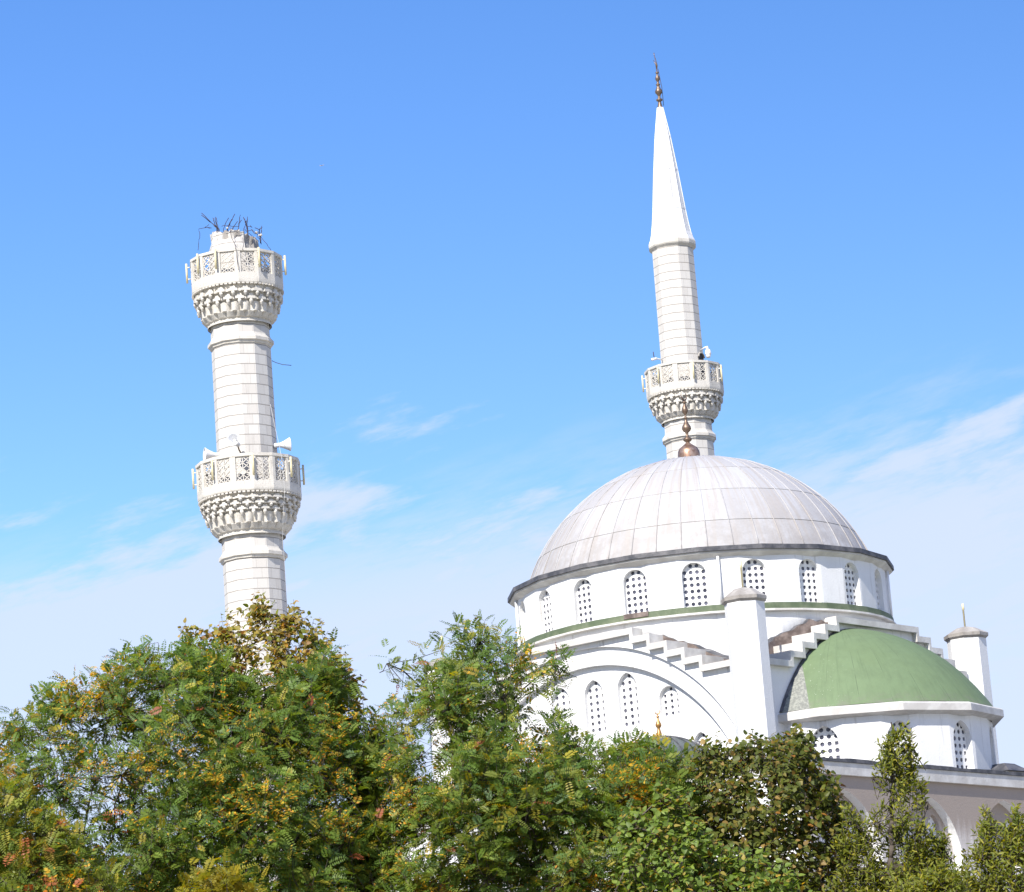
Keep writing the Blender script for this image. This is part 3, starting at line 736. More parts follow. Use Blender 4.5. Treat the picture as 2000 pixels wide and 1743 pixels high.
# the stub: jagged rim, one corner spalled away to dark concrete
rnd = random.Random(8); mb = MB(); n = 48; rows = []
for j, t in enumerate(np.linspace(0, 1, 9)):
    row = []
    for i in range(n):
        a = 2 * math.pi * i / n; deg = (math.degrees(a) + 180) % 360 - 180
        R = 0.865 * math.cos(math.pi / 12) / math.cos(((a - SP) % (math.pi / 6)) - math.pi / 12)
        top = 32.70 - 0.0010 * deg + 0.035 * math.sin(a * 5 + 1) + 0.03 * math.sin(a * 11)
        if 25 < deg < 100: top -= 0.06
        if 25 < deg < 95 and t > 0.45: R -= 0.07 + rnd.uniform(0, 0.05)
        if t > 0.8: R -= 0.03 + rnd.uniform(0, 0.07)
        row.append(ring(c, R, a, 30.6 + (top - 30.6) * t + (rnd.uniform(-.09, .05) if t == 1 else (rnd.uniform(-.05, .03) if t > .8 else 0)), tw, rg))
    rows.append(row)
rows.append([p * np.array([1, 1, 1]) + (np.array([c[0], c[1], p[2]]) - p) * 0.28 for p in rows[-1]])
rows.append([p + np.array([0, 0, -1.2]) for p in rows[-1]])
v = [p for r in rows for p in r]; fs = []; 
mb.v = [tuple(p) for p in v]
for j in range(len(rows) - 1):
    for i in range(n):
        deg = (360 * (i + .5) / n + 180) % 360 - 180
        m = M_CONC if (j >= 8 or (j == 7 and i % 11 < 2) or (25 < deg < 95 and 4 <= j)) else M_STONE
        mb.f.append([j * n + i, j * n + (i + 1) % n, (j + 1) * n + (i + 1) % n, (j + 1) * n + i]); mb.m.append(mb.mi(m)); mb.sm.append(False)
stub = mb.build('broken_stub', m1, (c[0], c[1], 30.6))
sxp = lambda x, y: W(340 + x * 0.1721, 400 + y * 0.1721, 104.6)
bars = [((490, 270), (430, 205), (312, 95)), ((500, 275), (440, 220), (310, 118)), ((480, 270), (455, 200), (440, 150)), ((490, 270), (470, 200), (468, 140)), ((505, 275), (485, 210), (480, 148)), ((515, 280), (470, 235), (430, 210)),
        ((610, 270), (640, 200), (690, 105)), ((600, 270), (628, 210), (655, 165)), ((730, 285), (742, 200), (752, 118)), ((722, 285), (735, 210), (765, 175)), ((830, 300), (820, 210), (785, 140)), ((835, 300), (828, 210), (832, 138)), ((838, 305), (815, 225), (800, 160)),
        ((790, 295), (810, 230), (822, 180)), ((975, 330), (965, 280), (1000, 258)), ((970, 330), (975, 285), (915, 262)), ((980, 345), (990, 300), (995, 240)), ((560, 280), (590, 190), (620, 150)), ((640, 285), (690, 240), (720, 190)),
        ((430, 310), (340, 320), (300, 330), (315, 400), (300, 480), (292, 570)), ((430, 270), (350, 260), (395, 225)), ((985, 370), (1050, 450), (1100, 520)), ((980, 360), (960, 420), (1010, 455)), ((650, 300), (680, 440), (730, 560), (750, 700), (770, 850)),
        ((800, 430), (810, 520), (815, 620)), ((700, 300), (640, 290), (560, 300)), ((850, 300), (900, 310), (880, 290)), ((760, 290), (700, 310), (650, 370)), ((820, 330), (860, 380), (840, 440)), ((890, 330), (930, 390), (960, 360)), ((870, 380), (920, 420), (980, 470)), ((840, 350), (900, 340), (970, 400))]
for i, b in enumerate(bars):
    mb = MB(); pts = [sxp(*p) for p in b]
    if i >= 19 and i not in (20, 21): pts = [np.array(p) + np.array([0, -0.55 if (i < 23 or i > 24) else (-0.6 if k < 2 else -1.15), 0]) for k, p in enumerate(pts)]
    if i < 19: pts = [pts[0] - np.array([0, -0.1, 0.30])] + list(pts)
    q = [np.array(p) for p in pts]; sm = []
    for k in range(len(q) - 1):
        for t in (0, .33, .66): sm.append(q[k] * (1 - t) + q[k + 1] * t + np.array([rnd.uniform(-.012, .012), rnd.uniform(-.05, .05), rnd.uniform(-.012, .012)]))
    sm.append(q[-1]); mb.tube(sm, 0.012 if i < 19 else 0.009, M_RUST, 5); mb.build('rebar', stub, tuple(q[0]))
for (x, y, r) in ((935, 318, .05), (985, 345, .05), (965, 350, .035), (735, 298, .045), (605, 268, .04)):
    p = sxp(x, y); mb = MB()
    mb.lathe([(0.01, -r), (r * .8, -r * .6), (r, 0), (r * .7, r * .7), (0.01, r)], M_CARVED, 6, (p[0], p[1]), smooth=False, z0=p[2]); mb.build('rubble', stub, tuple(p))
LB = 'pale yellow lamp tube on the '
tubes(c, tw, rg, 1.685, 24.62, 0.66, [-84.5, -39.5, 5.5, 50.5, 95.5], [LB + s + ' of the broken minaret\'s lower balcony' for s in ('outer left edge', 'left front', 'middle front', 'right front', 'outer right edge')], 'lamp tubes round the lower balcony of the broken minaret')
tubes(c, tw, rg, 1.525, 31.55, 0.66, [-92, -49.5, -23.7, 27.7, 79.1], [LB + s + ' of the broken minaret\'s top balcony' for s in ('outer left edge', 'far left', 'left front', 'right front', 'outer right edge')], 'lamp tubes round the top balcony of the broken minaret')

# intact minaret behind the dome: one balcony and a tall spire
c2 = np.array([6.87, 126.0, 0]); tw2, rg2 = frame_of(c2); SP2 = DR(15)
m2 = thing('minaret', tuple(c2), 'intact white stone minaret with a tall pointed spire, rising behind the grey dome', 'minaret', 'white stone minarets')
shaft('lower_shaft', m2, c2, tw2, rg2, [(0.98, 0.0), (0.96, 28.0), (0.945, 30.2)], SP2)
collar(m2, c2, tw2, rg2, 29.36, 0.95, SP2)
corbel('corbel', m2, c2, tw2, rg2, 30.0, 31.06, 1.0, 1.48, 22, 2, DR(2))
parapet(m2, c2, tw2, rg2, 31.05, 31.20, 32.16, 1.51, 14, DR(-11.7))
shaft('upper_shaft', m2, c2, tw2, rg2, [(0.875, 30.9), (0.855, 33.0), (0.83, 37.1)], SP2)
mb = MB(); ngon_lathe(mb, [(0.82, 36.95), (0.93, 37.05), (0.955, 37.10), (0.955, 37.22), (0.93, 37.26)], 12, SP2, M_CARVED, c2, False, tw2, rg2)
sp = mb.build('spire_ring', m2, (c2[0], c2[1], 37))
mb = MB()
spr = [(0.935, 37.262), (0.855, 37.45), (0.80, 37.62), (0.73, 38.05), (0.665, 38.56), (0.49, 40.2), (0.32, 41.6), (0.115, 42.87)]
for a, b in zip(spr[:-1], spr[1:]): ngon_lathe(mb, [a, b], 12, SP2, M_WHITE, c2, False, tw2, rg2)
for z in (38.62, 40.26, 41.66):
    r = np.interp(z, [q[1] for q in spr], [q[0] for q in spr])
    ngon_lathe(mb, [(r - 0.01, z - 0.07), (r + 0.016, z - 0.06), (r + 0.012, z), (r - 0.012, z + 0.01)], 12, SP2, M_WHITE, c2, False, tw2, rg2)
for i in range(12):
    mb.tube([ring(c2, q[0] + 0.004, SP2 + math.pi / 6 * i, q[1], tw2, rg2) for q in spr[1:]], 0.014, M_WHITE, 5)
spire = mb.build('spire', m2, (c2[0], c2[1], 37.3))
mb = MB(); pr = [(0.115, -0.02), (0.085, 0.10), (0.06, 0.22), (0.06, 0.26), (0.125, 0.30), (0.125, 0.35), (0.06, 0.39), (0.05, 0.47), (0.08, 0.55), (0.14, 0.62), (0.145, 0.70), (0.09, 0.80), (0.05, 0.92), (0.085, 0.95), (0.085, 0.98), (0.045, 1.0), (0.045, 1.10), (0.085, 1.17), (0.095, 1.24), (0.05, 1.34), (0.03, 1.42), (0.062, 1.44), (0.062, 1.48), (0.025, 1.51), (0.02, 1.62), (0.001, 1.63)]
mb.lathe(pr, M_BRONZE, 18, c2[:2], z0=42.87)
b0 = np.array([c2[0], c2[1], 44.45]); mb.tube([b0, b0 + np.array([-0.02, 0, 0.25]), b0 + np.array([-0.10, 0, 0.42])], [0.02, 0.022, 0.008], M_BRONZE, 6)
mb.tube([b0 + np.array([0, 0, 0.0]), b0 + np.array([0.03, 0, 0.18]), b0 + np.array([-0.05, 0, 0.62]), b0 + np.array([-0.055, 0, 0.72])], [0.02, 0.024, 0.014, 0.02], M_BRONZE, 6)
mb.tube([np.array([c2[0] + 0.15, c2[1], 42.95]), np.array([c2[0] + 0.14, c2[1], 43.7]), np.array([c2[0] + 0.05, c2[1], 44.5])], 0.012, M_RUST, 5)
mb.build('finial', spire, (c2[0], c2[1], 42.87))
# arched doorway onto the balcony, its shaded inside painted as a dark sheet
mb = MB(); pa = DR(60); an = ring((0, 0), 1, pa, 0, tw2, rg2); au = np.array([-an[1], an[0], 0]); o = np.array([c2[0], c2[1], 0]) + an * (0.866 * math.cos(math.pi / 12))
ft = round_top(0, 0.36, 32.62)
us = [0.18 * -math.cos(math.pi * i / 12) for i in range(13)]
for a, b in zip(us[:-1], us[1:]): mb.quad(o + au * a + an * .012 + UP * 31.0, o + au * b + an * .012 + UP * 31.0, o + au * b + an * .012 + UP * ft(b), o + au * a + an * .012 + UP * ft(a), M_DOOR)
mb.tube([o + au * u * 1.15 + an * 0.03 + UP * (ft(u) + 0.03) for u in us], 0.04, M_CONC, 6)
mb.build('doorway', m2, tuple(o + UP * 31))
tubes(c2, tw2, rg2, 1.51, 31.72, 0.66, [-88.8, -37.4, 14, 65.4], [LB + s + ' of the spired minaret\'s balcony' for s in ('outer left edge', 'left front', 'middle front', 'right side')], 'lamp tubes round the balcony of the spired minaret')

# ------------------------------------------------------------------ loudspeakers, cameras, loose cables
def loudspeaker(mouth, axis, back, label, r=0.215):
    mouth = np.array(mouth, float); ax = np.array(axis, float); ax /= np.linalg.norm(ax)
    a = np.cross(ax, UP); a /= np.linalg.norm(a); b = np.cross(a, ax)
    t = thing('loudspeaker', tuple(mouth), label, 'loudspeaker', 'horn loudspeakers above the lower balcony')
    def rev(prof, m, name):
        mb = MB(); n = 24; v = []; 
        for (rr, d) in prof:
            for i in range(n): q = 2 * math.pi * i / n; v.append(mouth - ax * d + (a * math.cos(q) + b * math.sin(q)) * rr)
        mb.add(v, [(j * n + i, j * n + (i + 1) % n, (j + 1) * n + (i + 1) % n, (j + 1) * n + i) for j in range(len(prof) - 1) for i in range(n)], m, True)
        return mb.build(name, t, tuple(mouth))
    rev([(r, 0.03), (r + 0.012, 0.015), (r, 0.0), (r - 0.015, 0.01), (0.17, 0.08), (0.125, 0.17), (0.08, 0.27), (0.05, 0.32)], M_PLASTIC, 'horn')
    rev([(r - 0.0, 0.03), (0.185, 0.085), (0.14, 0.18), (0.095, 0.28), (0.075, 0.34)], M_PLASTIC, 'horn_back')
    rev([(0.001, 0.33), (0.07, 0.33), (0.075, 0.35), (0.075, 0.50), (0.055, 0.53), (0.001, 0.53)], M_PLASTIC, 'driver')
    rev([(0.001, 0.12), (0.035, 0.13), (0.05, 0.17), (0.05, 0.31)], M_PLASTIC, 'throat')
    mb = MB(); e = mouth - ax * 0.42; mb.tube([e, (e + np.array(back)) / 2 - UP * 0.05, np.array(back)], 0.025, M_BRONZE, 6); mb.build('bracket', t, tuple(e))
p = W(455, 858, 103.3); loudspeaker(p, (-0.22, -0.93, 0.18), p + np.array([0.16, 0.75, -0.30]), 'white horn loudspeaker facing forward in the middle of the broken minaret shaft')
p = W(399, 888, 104.6); loudspeaker(p, (-0.93, -0.30, 0.05), np.array([-9.45, 104.75, p[2] - 0.02]), 'white horn loudspeaker pointing left above the lower balcony rail')
p = W(567, 868, 104.7); loudspeaker(p, (0.95, 0.22, 0.06), np.array([-7.6, 104.85, p[2] + 0.02]), 'white horn loudspeaker pointing right beside the broken minaret shaft')
p = W(1383, 690, 125.3); t = thing('security_camera', tuple(p), 'white dome security camera hanging from an arm right of the spired minaret', 'camera', 'security cameras on the spired minaret')
mb = MB(); mb.lathe([(0.001, 0.16), (0.07, 0.15), (0.105, 0.10), (0.12, 0.02), (0.122, -0.05), (0.10, -0.07)], M_PLASTIC, 20, p[:2], z0=p[2]); mb.build('housing', t, tuple(p))
mb = MB(); mb.lathe([(0.10, -0.06), (0.095, -0.12), (0.07, -0.18), (0.001, -0.20)], M_PLASTIC, 20, p[:2], z0=p[2]); mb.build('dome_cover', t, tuple(p))
mb = MB(); mb.tube([p + UP * 0.14, p + UP * 0.24 + np.array([-0.03, 0, 0]), p + UP * 0.24 + np.array([-0.10, 0.02, 0]), np.array([c2[0] + 0.7, 125.6, p[2] + 0.20])], [0.06, 0.06, 0.03, 0.025], M_PLASTIC, 8); mb.build('arm', t, tuple(p))
p = W(1278, 702, 125.4); t = thing('security_camera', tuple(p), 'white box camera with an aerial sticking out left of the spired minaret', 'camera', 'security cameras on the spired minaret')
mb = MB(); mb.tube([p + np.array([-0.11, -0.05, -0.02]), p + np.array([0.10, 0.04, 0.03])], [0.055, 0.05], M_PLASTIC, 10); mb.build('housing', t, tuple(p))
mb = MB(); mb.tube([p + np.array([0.10, 0.04, 0.03]), np.array([c2[0] - 0.78, 125.7, p[2] + 0.02])], 0.025, M_PLASTIC, 8); mb.build('arm', t, tuple(p))
mb = MB(); mb.tube([p + UP * 0.04, p + np.array([-0.02, 0, 0.30])], 0.018, M_RUST, 6); mb.build('aerial', t, tuple(p))
mb = MB(); mb.tube([W(531, 705, 104.9), W(540, 709, 104.8), W(552, 712.5, 104.7), W(569, 714, 104.6)], 0.012, M_CABLE, 5)
tag(mb.build('loose_cable', None, tuple(W(533, 706, 104.9))), 'short dark cable end sticking out right of the broken minaret shaft', 'cable')
mb = MB(); pts = [W(x, y, Y) for x, y, Y in ((528, 790, 104.15), (536, 830, 104.1), (545, 868, 103.9), (551, 900, 103.3), (556, 960, 103.3), (553, 1010, 103.5), (552, 1060, 104.0), (556, 1100, 104.05), (560, 1180, 104.1))]
mb.tube(pts, 0.006, M_PALEC, 5)
tag(mb.build('loose_cable', None, tuple(pts[0])), 'thin pale cable hanging down the right side of the broken minaret', 'cable')

# ------------------------------------------------------------------ airliner far away
pp = W(629, 323.5, 24000); ap_ = thing('airplane', tuple(pp), 'tiny white airliner high in the blue sky, a pale speck', 'airplane')
ax = np.array([0.93, -0.34, 0.1]); ax /= np.linalg.norm(ax); sd_ = np.cross(ax, UP); sd_ /= np.linalg.norm(sd_)
mb = MB(); mb.tube([pp - ax * 19, pp - ax * 14, pp + ax * 12, pp + ax * 17, pp + ax * 19], [0.4, 2.0, 2.1, 1.6, 0.3], M_CONC, 10); mb.build('fuselage', ap_, tuple(pp))
for s in (-1, 1):
    mb = MB(); r0 = pp + ax * 3; v = [r0, r0 - ax * 6, pp + sd_ * s * 17 - ax * 9, pp + sd_ * s * 17 - ax * 7]; mb.add(v + [q + UP * 0.5 for q in v], ((0, 1, 2, 3), (4, 5, 6, 7), (0, 1, 5, 4), (1, 2, 6, 5), (2, 3, 7, 6), (3, 0, 4, 7)), M_CONC); mb.build('wing', ap_, tuple(r0))
mb = MB(); v = [pp - ax * 14 + UP * 1.5, pp - ax * 19 + UP * 1.5, pp - ax * 20 + UP * 7, pp - ax * 18 + UP * 7]; mb.add(v + [q + sd_ * 0.5 for q in v], ((0, 1, 2, 3), (4, 5, 6, 7), (0, 1, 5, 4), (1, 2, 6, 5), (2, 3, 7, 6), (3, 0, 4, 7)), M_CONC); mb.build('tail_fin', ap_, tuple(pp))

# ------------------------------------------------------------------ trees
def vnoise(p, seed, freq):
    r = np.random.RandomState(seed); G = r.rand(24, 24, 24); q = p * freq + 100.0
    i = np.floor(q).astype(int); f = q - i; f = f * f * (3 - 2 * f); out = 0
    for dx in (0, 1):
        for dy in (0, 1):
            for dz in (0, 1):
                w = (f[:, 0] if dx else 1 - f[:, 0]) * (f[:, 1] if dy else 1 - f[:, 1]) * (f[:, 2] if dz else 1 - f[:, 2])
                out = out + w * G[(i[:, 0] + dx) % 24, (i[:, 1] + dy) % 24, (i[:, 2] + dz) % 24]
    return out
def inside(P, poly):
    x, y = P[:, 0], P[:, 1]; r = np.zeros(len(P), bool); n = len(poly)
    for i in range(n):
        (xa, ya), (xb, yb) = poly[i], poly[(i + 1) % n]
        c = ((ya > y) != (yb > y)); r ^= c & (x < (xb - xa) * (y - ya) / (yb - ya + 1e-12) + xa)
    return r
def edge_dist(P, poly):
    d = np.full(len(P), 1e9); n = len(poly)
    for i in range(n):
        a = np.array(poly[i]); b = np.array(poly[(i + 1) % n]); ab = b - a
        t = np.clip(((P - a) @ ab) / (ab @ ab + 1e-12), 0, 1); d = np.minimum(d, np.linalg.norm(P - (a + t[:, None] * ab), axis=1))
    return d
def nrm(v): return v / (np.linalg.norm(v, axis=-1, keepdims=True) + 1e-9)

def tree(name, label, cat, px, Y, thick, base, kind, dens, pal, seed, group=None, sparse=None, twig=(0.26, 0.44), gap=0.36, ybias=0.0, size=1.0, nleaf=7, lean=0.6, leader=None):
    rs = np.random.RandomState(seed)
    poly = [(W(x, y, Y)[0], W(x, y, Y)[2]) for x, y in px]; pa = np.array(poly)
    area = abs(sum(pa[i][0] * pa[(i + 1) % len(pa)][1] - pa[(i + 1) % len(pa)][0] * pa[i][1] for i in range(len(pa)))) / 2
    N = int(area * dens * 3)
    lo, hi = pa.min(0), pa.max(0)
    P2 = lo + rs.rand(N * 3, 2) * (hi - lo); P2 = P2[inside(P2, poly)][:N]
    ed = edge_dist(P2, poly); t = thick * np.sqrt(np.clip(ed / 0.75, 0.02, 1))
    yy = (rs.rand(len(P2)) * 2 - 1); yy = np.sign(yy) * np.abs(yy) ** 0.7 * t
    P = np.stack([P2[:, 0], Y + yy + ybias, P2[:, 1]], 1)
    keep = (vnoise(P, seed + 1, 2.3) * 0.65 + vnoise(P, seed + 2, 5.0) * 0.35) > gap
    if sparse is not None:
        c = P - CAM; k = F_PX / (c @ _f); ix = 1000 + (c @ _r) * k; iy = 871.5 - (c @ _u) * k
        pr = np.array([sparse(a, b) for a, b in zip(ix, iy)]); keep &= rs.rand(len(P)) < pr
    P = P[keep][: int(area * dens)]
    ns = len(P)
    # limbs: nodes spread through the crown, joined towards the trunk
    bx, bz = W(base[0], base[1], Y)[0], W(base[0], base[1], Y)[2]
    root = np.array([bx, Y + ybias, 0.0]); fork = np.array([bx + rs.uniform(-.1, .1), Y + ybias, bz])
    K = max(14, min(70, ns // 18)); cand = P[rs.choice(ns, min(ns, 900), False)]
    core = np.array([bx, Y + ybias, 0]); cand = cand.copy(); cand[:, 1] = (cand[:, 1] - Y - ybias) * 0.7 + Y + ybias
    lead = []
    if leader is not None:
        tip = W(leader[0], leader[1], Y); tip[1] += ybias
        lead = [fork + (tip - fork) * q + np.array([rs.uniform(-.02, .02), rs.uniform(-.02, .02), 0.14]) for q in np.linspace(0.08, 0.97, 12)]
    nodes = [fork] + lead; dmin = np.min([np.linalg.norm(cand - q, axis=1) for q in nodes], axis=0)
    while len(nodes) < K:
        i = int(np.argmax(dmin)); nodes.append(cand[i].copy()); dmin = np.minimum(dmin, np.linalg.norm(cand - cand[i], axis=1))
    nodes = np.array(nodes); nodes[1:, 2] -= 0.14
    order = [0] + list(1 + np.argsort(np.linalg.norm(nodes[1:] - fork, axis=1))); nld = len(lead); parent = {0: -1, **{i + 1: i for i in range(nld)}}; done = list(range(nld + 1))
    for k in [q for q in order[1:] if q > nld]:
        q = nodes[done]; dv = nodes[k] - q; cost = np.linalg.norm(dv, axis=1) + 1.2 * np.maximum(0, -dv[:, 2]) + 0.25 * np.linalg.norm(q - fork, axis=1) * 0.5
        parent[k] = done[int(np.argmin(cost))]; done.append(k)
    cnt = {k: 1 for k in parent}
    for k in reversed(done[1:]): cnt[parent[k]] += cnt[k]
    wood = MB(); rad = lambda n: 0.0085 * size * n ** 0.44
    tp = [root]; 
    for q in (0.33, 0.66): tp.append(root * (1 - q) + fork * q + np.array([rs.uniform(-.06, .06), rs.uniform(-.06, .06), 0]))
    tp.append(fork); rt = rad(cnt[0]); wood.tube(tp, [rt * 1.7, rt * 1.35, rt * 1.15, rt], M_BARK, 10)
    for k in done[1:]:
        if k <= nld and nld: wood.tube([nodes[k - 1], nodes[k]], [rad(cnt[k - 1]), rad(cnt[k])], M_BARK, 6); continue
        a, b = nodes[parent[k]], nodes[k]; L = np.linalg.norm(b - a); m_ = []
        for q in (0, 0.35, 0.7, 1):
            bow = np.array([rs.uniform(-.05, .05) * L, rs.uniform(-.05, .05) * L, 0.10 * L * math.sin(math.pi * q)]) if 0 < q < 1 else 0
            m_.append(a * (1 - q) + b * q + bow)
        wood.tube(m_, [rad(cnt[k]) * s for s in (1.15, 1.08, 1.0, 0.85)], M_BARK, 6)
    # twigs
    dd = np.linalg.norm(P[:, None, :] - nodes[None, :, :], axis=2) + 1.5 * np.maximum(0, nodes[None, :, 2] - P[:, None, 2]); near = nodes[np.argmin(dd, 1)]
    cen = np.array([pa[:, 0].mean(), Y + ybias, 0]); out = P - near; rad_ = P - cen; rad_[:, 2] = 0
    D = nrm(nrm(out) * 0.55 + nrm(rad_) * 0.35 + np.array([0, 0, lean]) + rs.randn(ns, 3) * 0.34)
    TL = (twig[0] + rs.rand(ns) * (twig[1] - twig[0])) * size; S = P - D * TL[:, None]
    sub = rs.rand(ns) < 0.75
    for s_, p_, n_ in zip(S[sub], P[sub], near[sub]):
        if np.linalg.norm(n_ - s_) < 1.0: wood.tube([n_, (n_ + s_) / 2 - np.array([0, 0, .02]), s_, p_], [0.006 * size, 0.005 * size, 0.004 * size, 0.0015], M_BARK, 3)
        else: wood.tube([s_, (s_ + p_) / 2, p_], [0.004 * size, 0.003 * size, 0.0015], M_BARK, 3)
    # leaves
    nl_ = nleaf; T = (np.arange(nl_) + 0.4) / nl_; T = np.tile(T, (ns, 1)) + rs.uniform(-.05, .05, (ns, nl_)); T = np.clip(T, 0, 1)
    base_ = S[:, None, :] + D[:, None, :] * (TL[:, None] * T)[:, :, None]
    A = nrm(np.cross(D, np.array([0.3, 0.2, 0.93]))); B = np.cross(D, A)
    th = np.arange(nl_) * 2.4 + rs.rand(ns, 1) * 6.28
    Rd = A[:, None, :] * np.cos(th)[..., None] + B[:, None, :] * np.sin(th)[..., None]
    LD = nrm(Rd * 0.95 + D[:, None, :] * (0.35 + 0.5 * T[..., None]) + rs.randn(ns, nl_, 3) * 0.15)
    base_ = base_.reshape(-1, 3); LD = LD.reshape(-1, 3); M = len(base_)
    up = nrm(np.array([-0.15, -0.30, 0.9]) + rs.randn(M, 3) * 0.42 + nrm(rad_).repeat(nl_, 0) * 0.25)
    Nn = nrm(up - LD * np.sum(up * LD, 1, keepdims=True)); Sd = np.cross(LD, Nn)
    pal_c = np.array([q[1] for q in pal]); pal_w = np.array([q[0] for q in pal], float); pal_w /= pal_w.sum()
    lc = pal_c[rs.choice(len(pal), M, p=pal_w)] * (0.82 + 0.36 * rs.rand(M, 1))
    mixn = vnoise(base_, seed + 5, 1.6)[:, None]; lc = lc * (0.86 + 0.28 * mixn)
    if kind == 'pinnate':
        nn = 8; L = (0.12 + rs.rand(M) * 0.15) * size; s = np.concatenate([np.repeat(np.linspace(0.22, 0.95, nn), 2), [1.0]]); side = np.concatenate([np.tile([-1.0, 1.0], nn), [0.0]]); q = len(s)
        droop = (0.10 + rs.rand(M) * 0.25)
        Bp = base_[:, None, :] + LD[:, None, :] * (L[:, None] * s)[..., None] - UP * ((L * droop)[:, None] * s ** 2)[..., None]
        tang = nrm(LD[:, None, :] - UP * (2 * droop[:, None] * s)[..., None] * 0.7)
        axl = nrm(Sd[:, None, :] * side[None, :, None] + tang * np.where(side == 0, 1.0, 0.32)[None, :, None] + Nn[:, None, :] * 0.12 + rs.randn(M, q, 3) * 0.10)
        wl_ = nrm(tang - axl * np.sum(tang * axl, 2, keepdims=True)); wl_[:, -1] = Sd
        ll = (0.029 + 0.022 * rs.rand(M, 1)) * size * (0.75 + 0.5 * np.sin(np.pi * s))[None, :]; ww = ll * 0.21
        v0 = Bp; v1 = Bp + axl * (ll * 0.45)[..., None] + wl_ * ww[..., None]; v2 = Bp + axl * ll[..., None]; v3 = Bp + axl * (ll * 0.55)[..., None] - wl_ * ww[..., None]
        V = np.stack([v0, v1, v2, v3], 2).reshape(-1, 3); cc = np.repeat(lc[:, None, :], q, 1)
        yn = vnoise(base_, seed + 9, 2.6); py = np.where(yn > 0.69, 0.26, 0.010)
        ym = rs.rand(M, q) < py[:, None]
        yc = np.array([[0.74, 0.42, 0.03], [0.78, 0.52, 0.06], [0.66, 0.29, 0.03]])[rs.randint(0, 3, (M, q))]
        cc = np.where(ym[..., None], yc, cc); C = np.repeat(cc.reshape(-1, 3), 4, 0)
        Fq = np.arange(len(V)).reshape(-1, 4)
    else:
        if kind == 'broad': l0, l1, wr, nose = 0.060, 0.050, 0.40, 0.42
        else: l0, l1, wr, nose = 0.052, 0.034, 0.165, 0.5
        L = (l0 + rs.rand(M) * l1) * size; Wd = L * wr; hang = LD if kind != 'broad' else nrm(LD - UP * 0.45)
        Nn = nrm(up - hang * np.sum(up * hang, 1, keepdims=True)); Sd = np.cross(hang, Nn)
        fold = (0.15 + 0.35 * rs.rand(M))[:, None]; curl = (rs.rand(M) * 0.3)[:, None]
        def pt(a, b): return base_ + hang * (L * (a + 0.12))[:, None] + (Sd * b + Nn * abs(b) * fold) * Wd[:, None] - Nn * (a * a) * curl * L[:, None]
        vs = [pt(0, 0), pt(0.12, -0.75), pt(nose, -1.0), pt(0.78, -0.55), pt(1.0, 0), pt(0.78, 0.55), pt(nose, 1.0), pt(0.12, 0.75), pt(nose, 0)]
        V = np.stack(vs, 1).reshape(-1, 3); b_ = np.arange(M)[:, None] * 9
        Fq = np.concatenate([b_ + np.array([0, 8, 2, 1]), b_ + np.array([8, 4, 3, 2]), b_ + np.array([0, 7, 6, 8]), b_ + np.array([8, 6, 5, 4])]); C = np.repeat(lc, 9, 0)
    me = bpy.data.meshes.new('crown'); me.vertices.add(len(V)); me.vertices.foreach_set('co', V.astype(np.float32).ravel())
    nf = len(Fq); me.loops.add(nf * 4); me.loops.foreach_set('vertex_index', Fq.astype(np.int32).ravel()); me.polygons.add(nf)
    me.polygons.foreach_set('loop_start', (np.arange(nf) * 4).astype(np.int32)); me.polygons.foreach_set('loop_total', np.full(nf, 4, np.int32))
    at = me.color_attributes.new('leaf_tint', 'FLOAT_COLOR', 'POINT'); at.data.foreach_set('color', np.concatenate([np.clip(C, 0, 1), np.ones((len(C), 1))], 1).astype(np.float32).ravel())
    me.materials.append(M_LEAF); me.update(calc_edges=True); me.validate()
    o = bpy.data.objects.new('crown', me); sc.collection.objects.link(o)
    t = thing(name, tuple(root), label, cat, group); adopt_world(o, t); wo_ = wood.build('trunk', t, tuple(root))
    return t
def adopt_world(o, parent):
    o.parent = parent; o.location = -wloc(parent)

ACA = [(5.00, (0.130, 0.207, 0.037)), (4.00, (0.187, 0.258, 0.044)), (2.00, (0.101, 0.172, 0.050)), (1.20, (0.400, 0.353, 0.047)), (0.25, (0.395, 0.298, 0.046)), (0.12, (0.395, 0.124, 0.057))]
ACA3 = [(3.00, (0.224, 0.255, 0.050)), (5.00, (0.130, 0.207, 0.037)), (4.00, (0.187, 0.258, 0.044)), (2.00, (0.101, 0.172, 0.050)), (1.20, (0.400, 0.353, 0.047)), (0.25, (0.395, 0.298, 0.046)), (0.12, (0.395, 0.124, 0.057))]
ACA2 = [(4.00, (0.156, 0.225, 0.039)), (4.00, (0.241, 0.283, 0.045)), (2.00, (0.360, 0.320, 0.052)), (0.50, (0.448, 0.310, 0.057)), (0.35, (0.448, 0.161, 0.069))]
HAZ = [(2.00, (0.360, 0.300, 0.067)), (1.50, (0.381, 0.291, 0.078)), (2.00, (0.224, 0.252, 0.041)), (0.60, (0.474, 0.348, 0.102)), (0.35, (0.592, 0.335, 0.046)), (0.30, (0.316, 0.180, 0.060))]
BRD = [(4.00, (0.140, 0.158, 0.029)), (4.00, (0.101, 0.125, 0.024)), (1.40, (0.261, 0.221, 0.050)), (0.84, (0.327, 0.220, 0.069)), (0.17, (0.391, 0.180, 0.034))]
BRG = [(5.00, (0.156, 0.228, 0.043)), (3.00, (0.227, 0.302, 0.055)), (1.00, (0.369, 0.297, 0.070)), (0.20, (0.527, 0.348, 0.057))]
BAY = [(5.00, (0.190, 0.218, 0.030)), (4.00, (0.256, 0.264, 0.037)), (2.00, (0.136, 0.173, 0.030)), (0.80, (0.389, 0.349, 0.046)), (0.15, (0.442, 0.377, 0.041))]
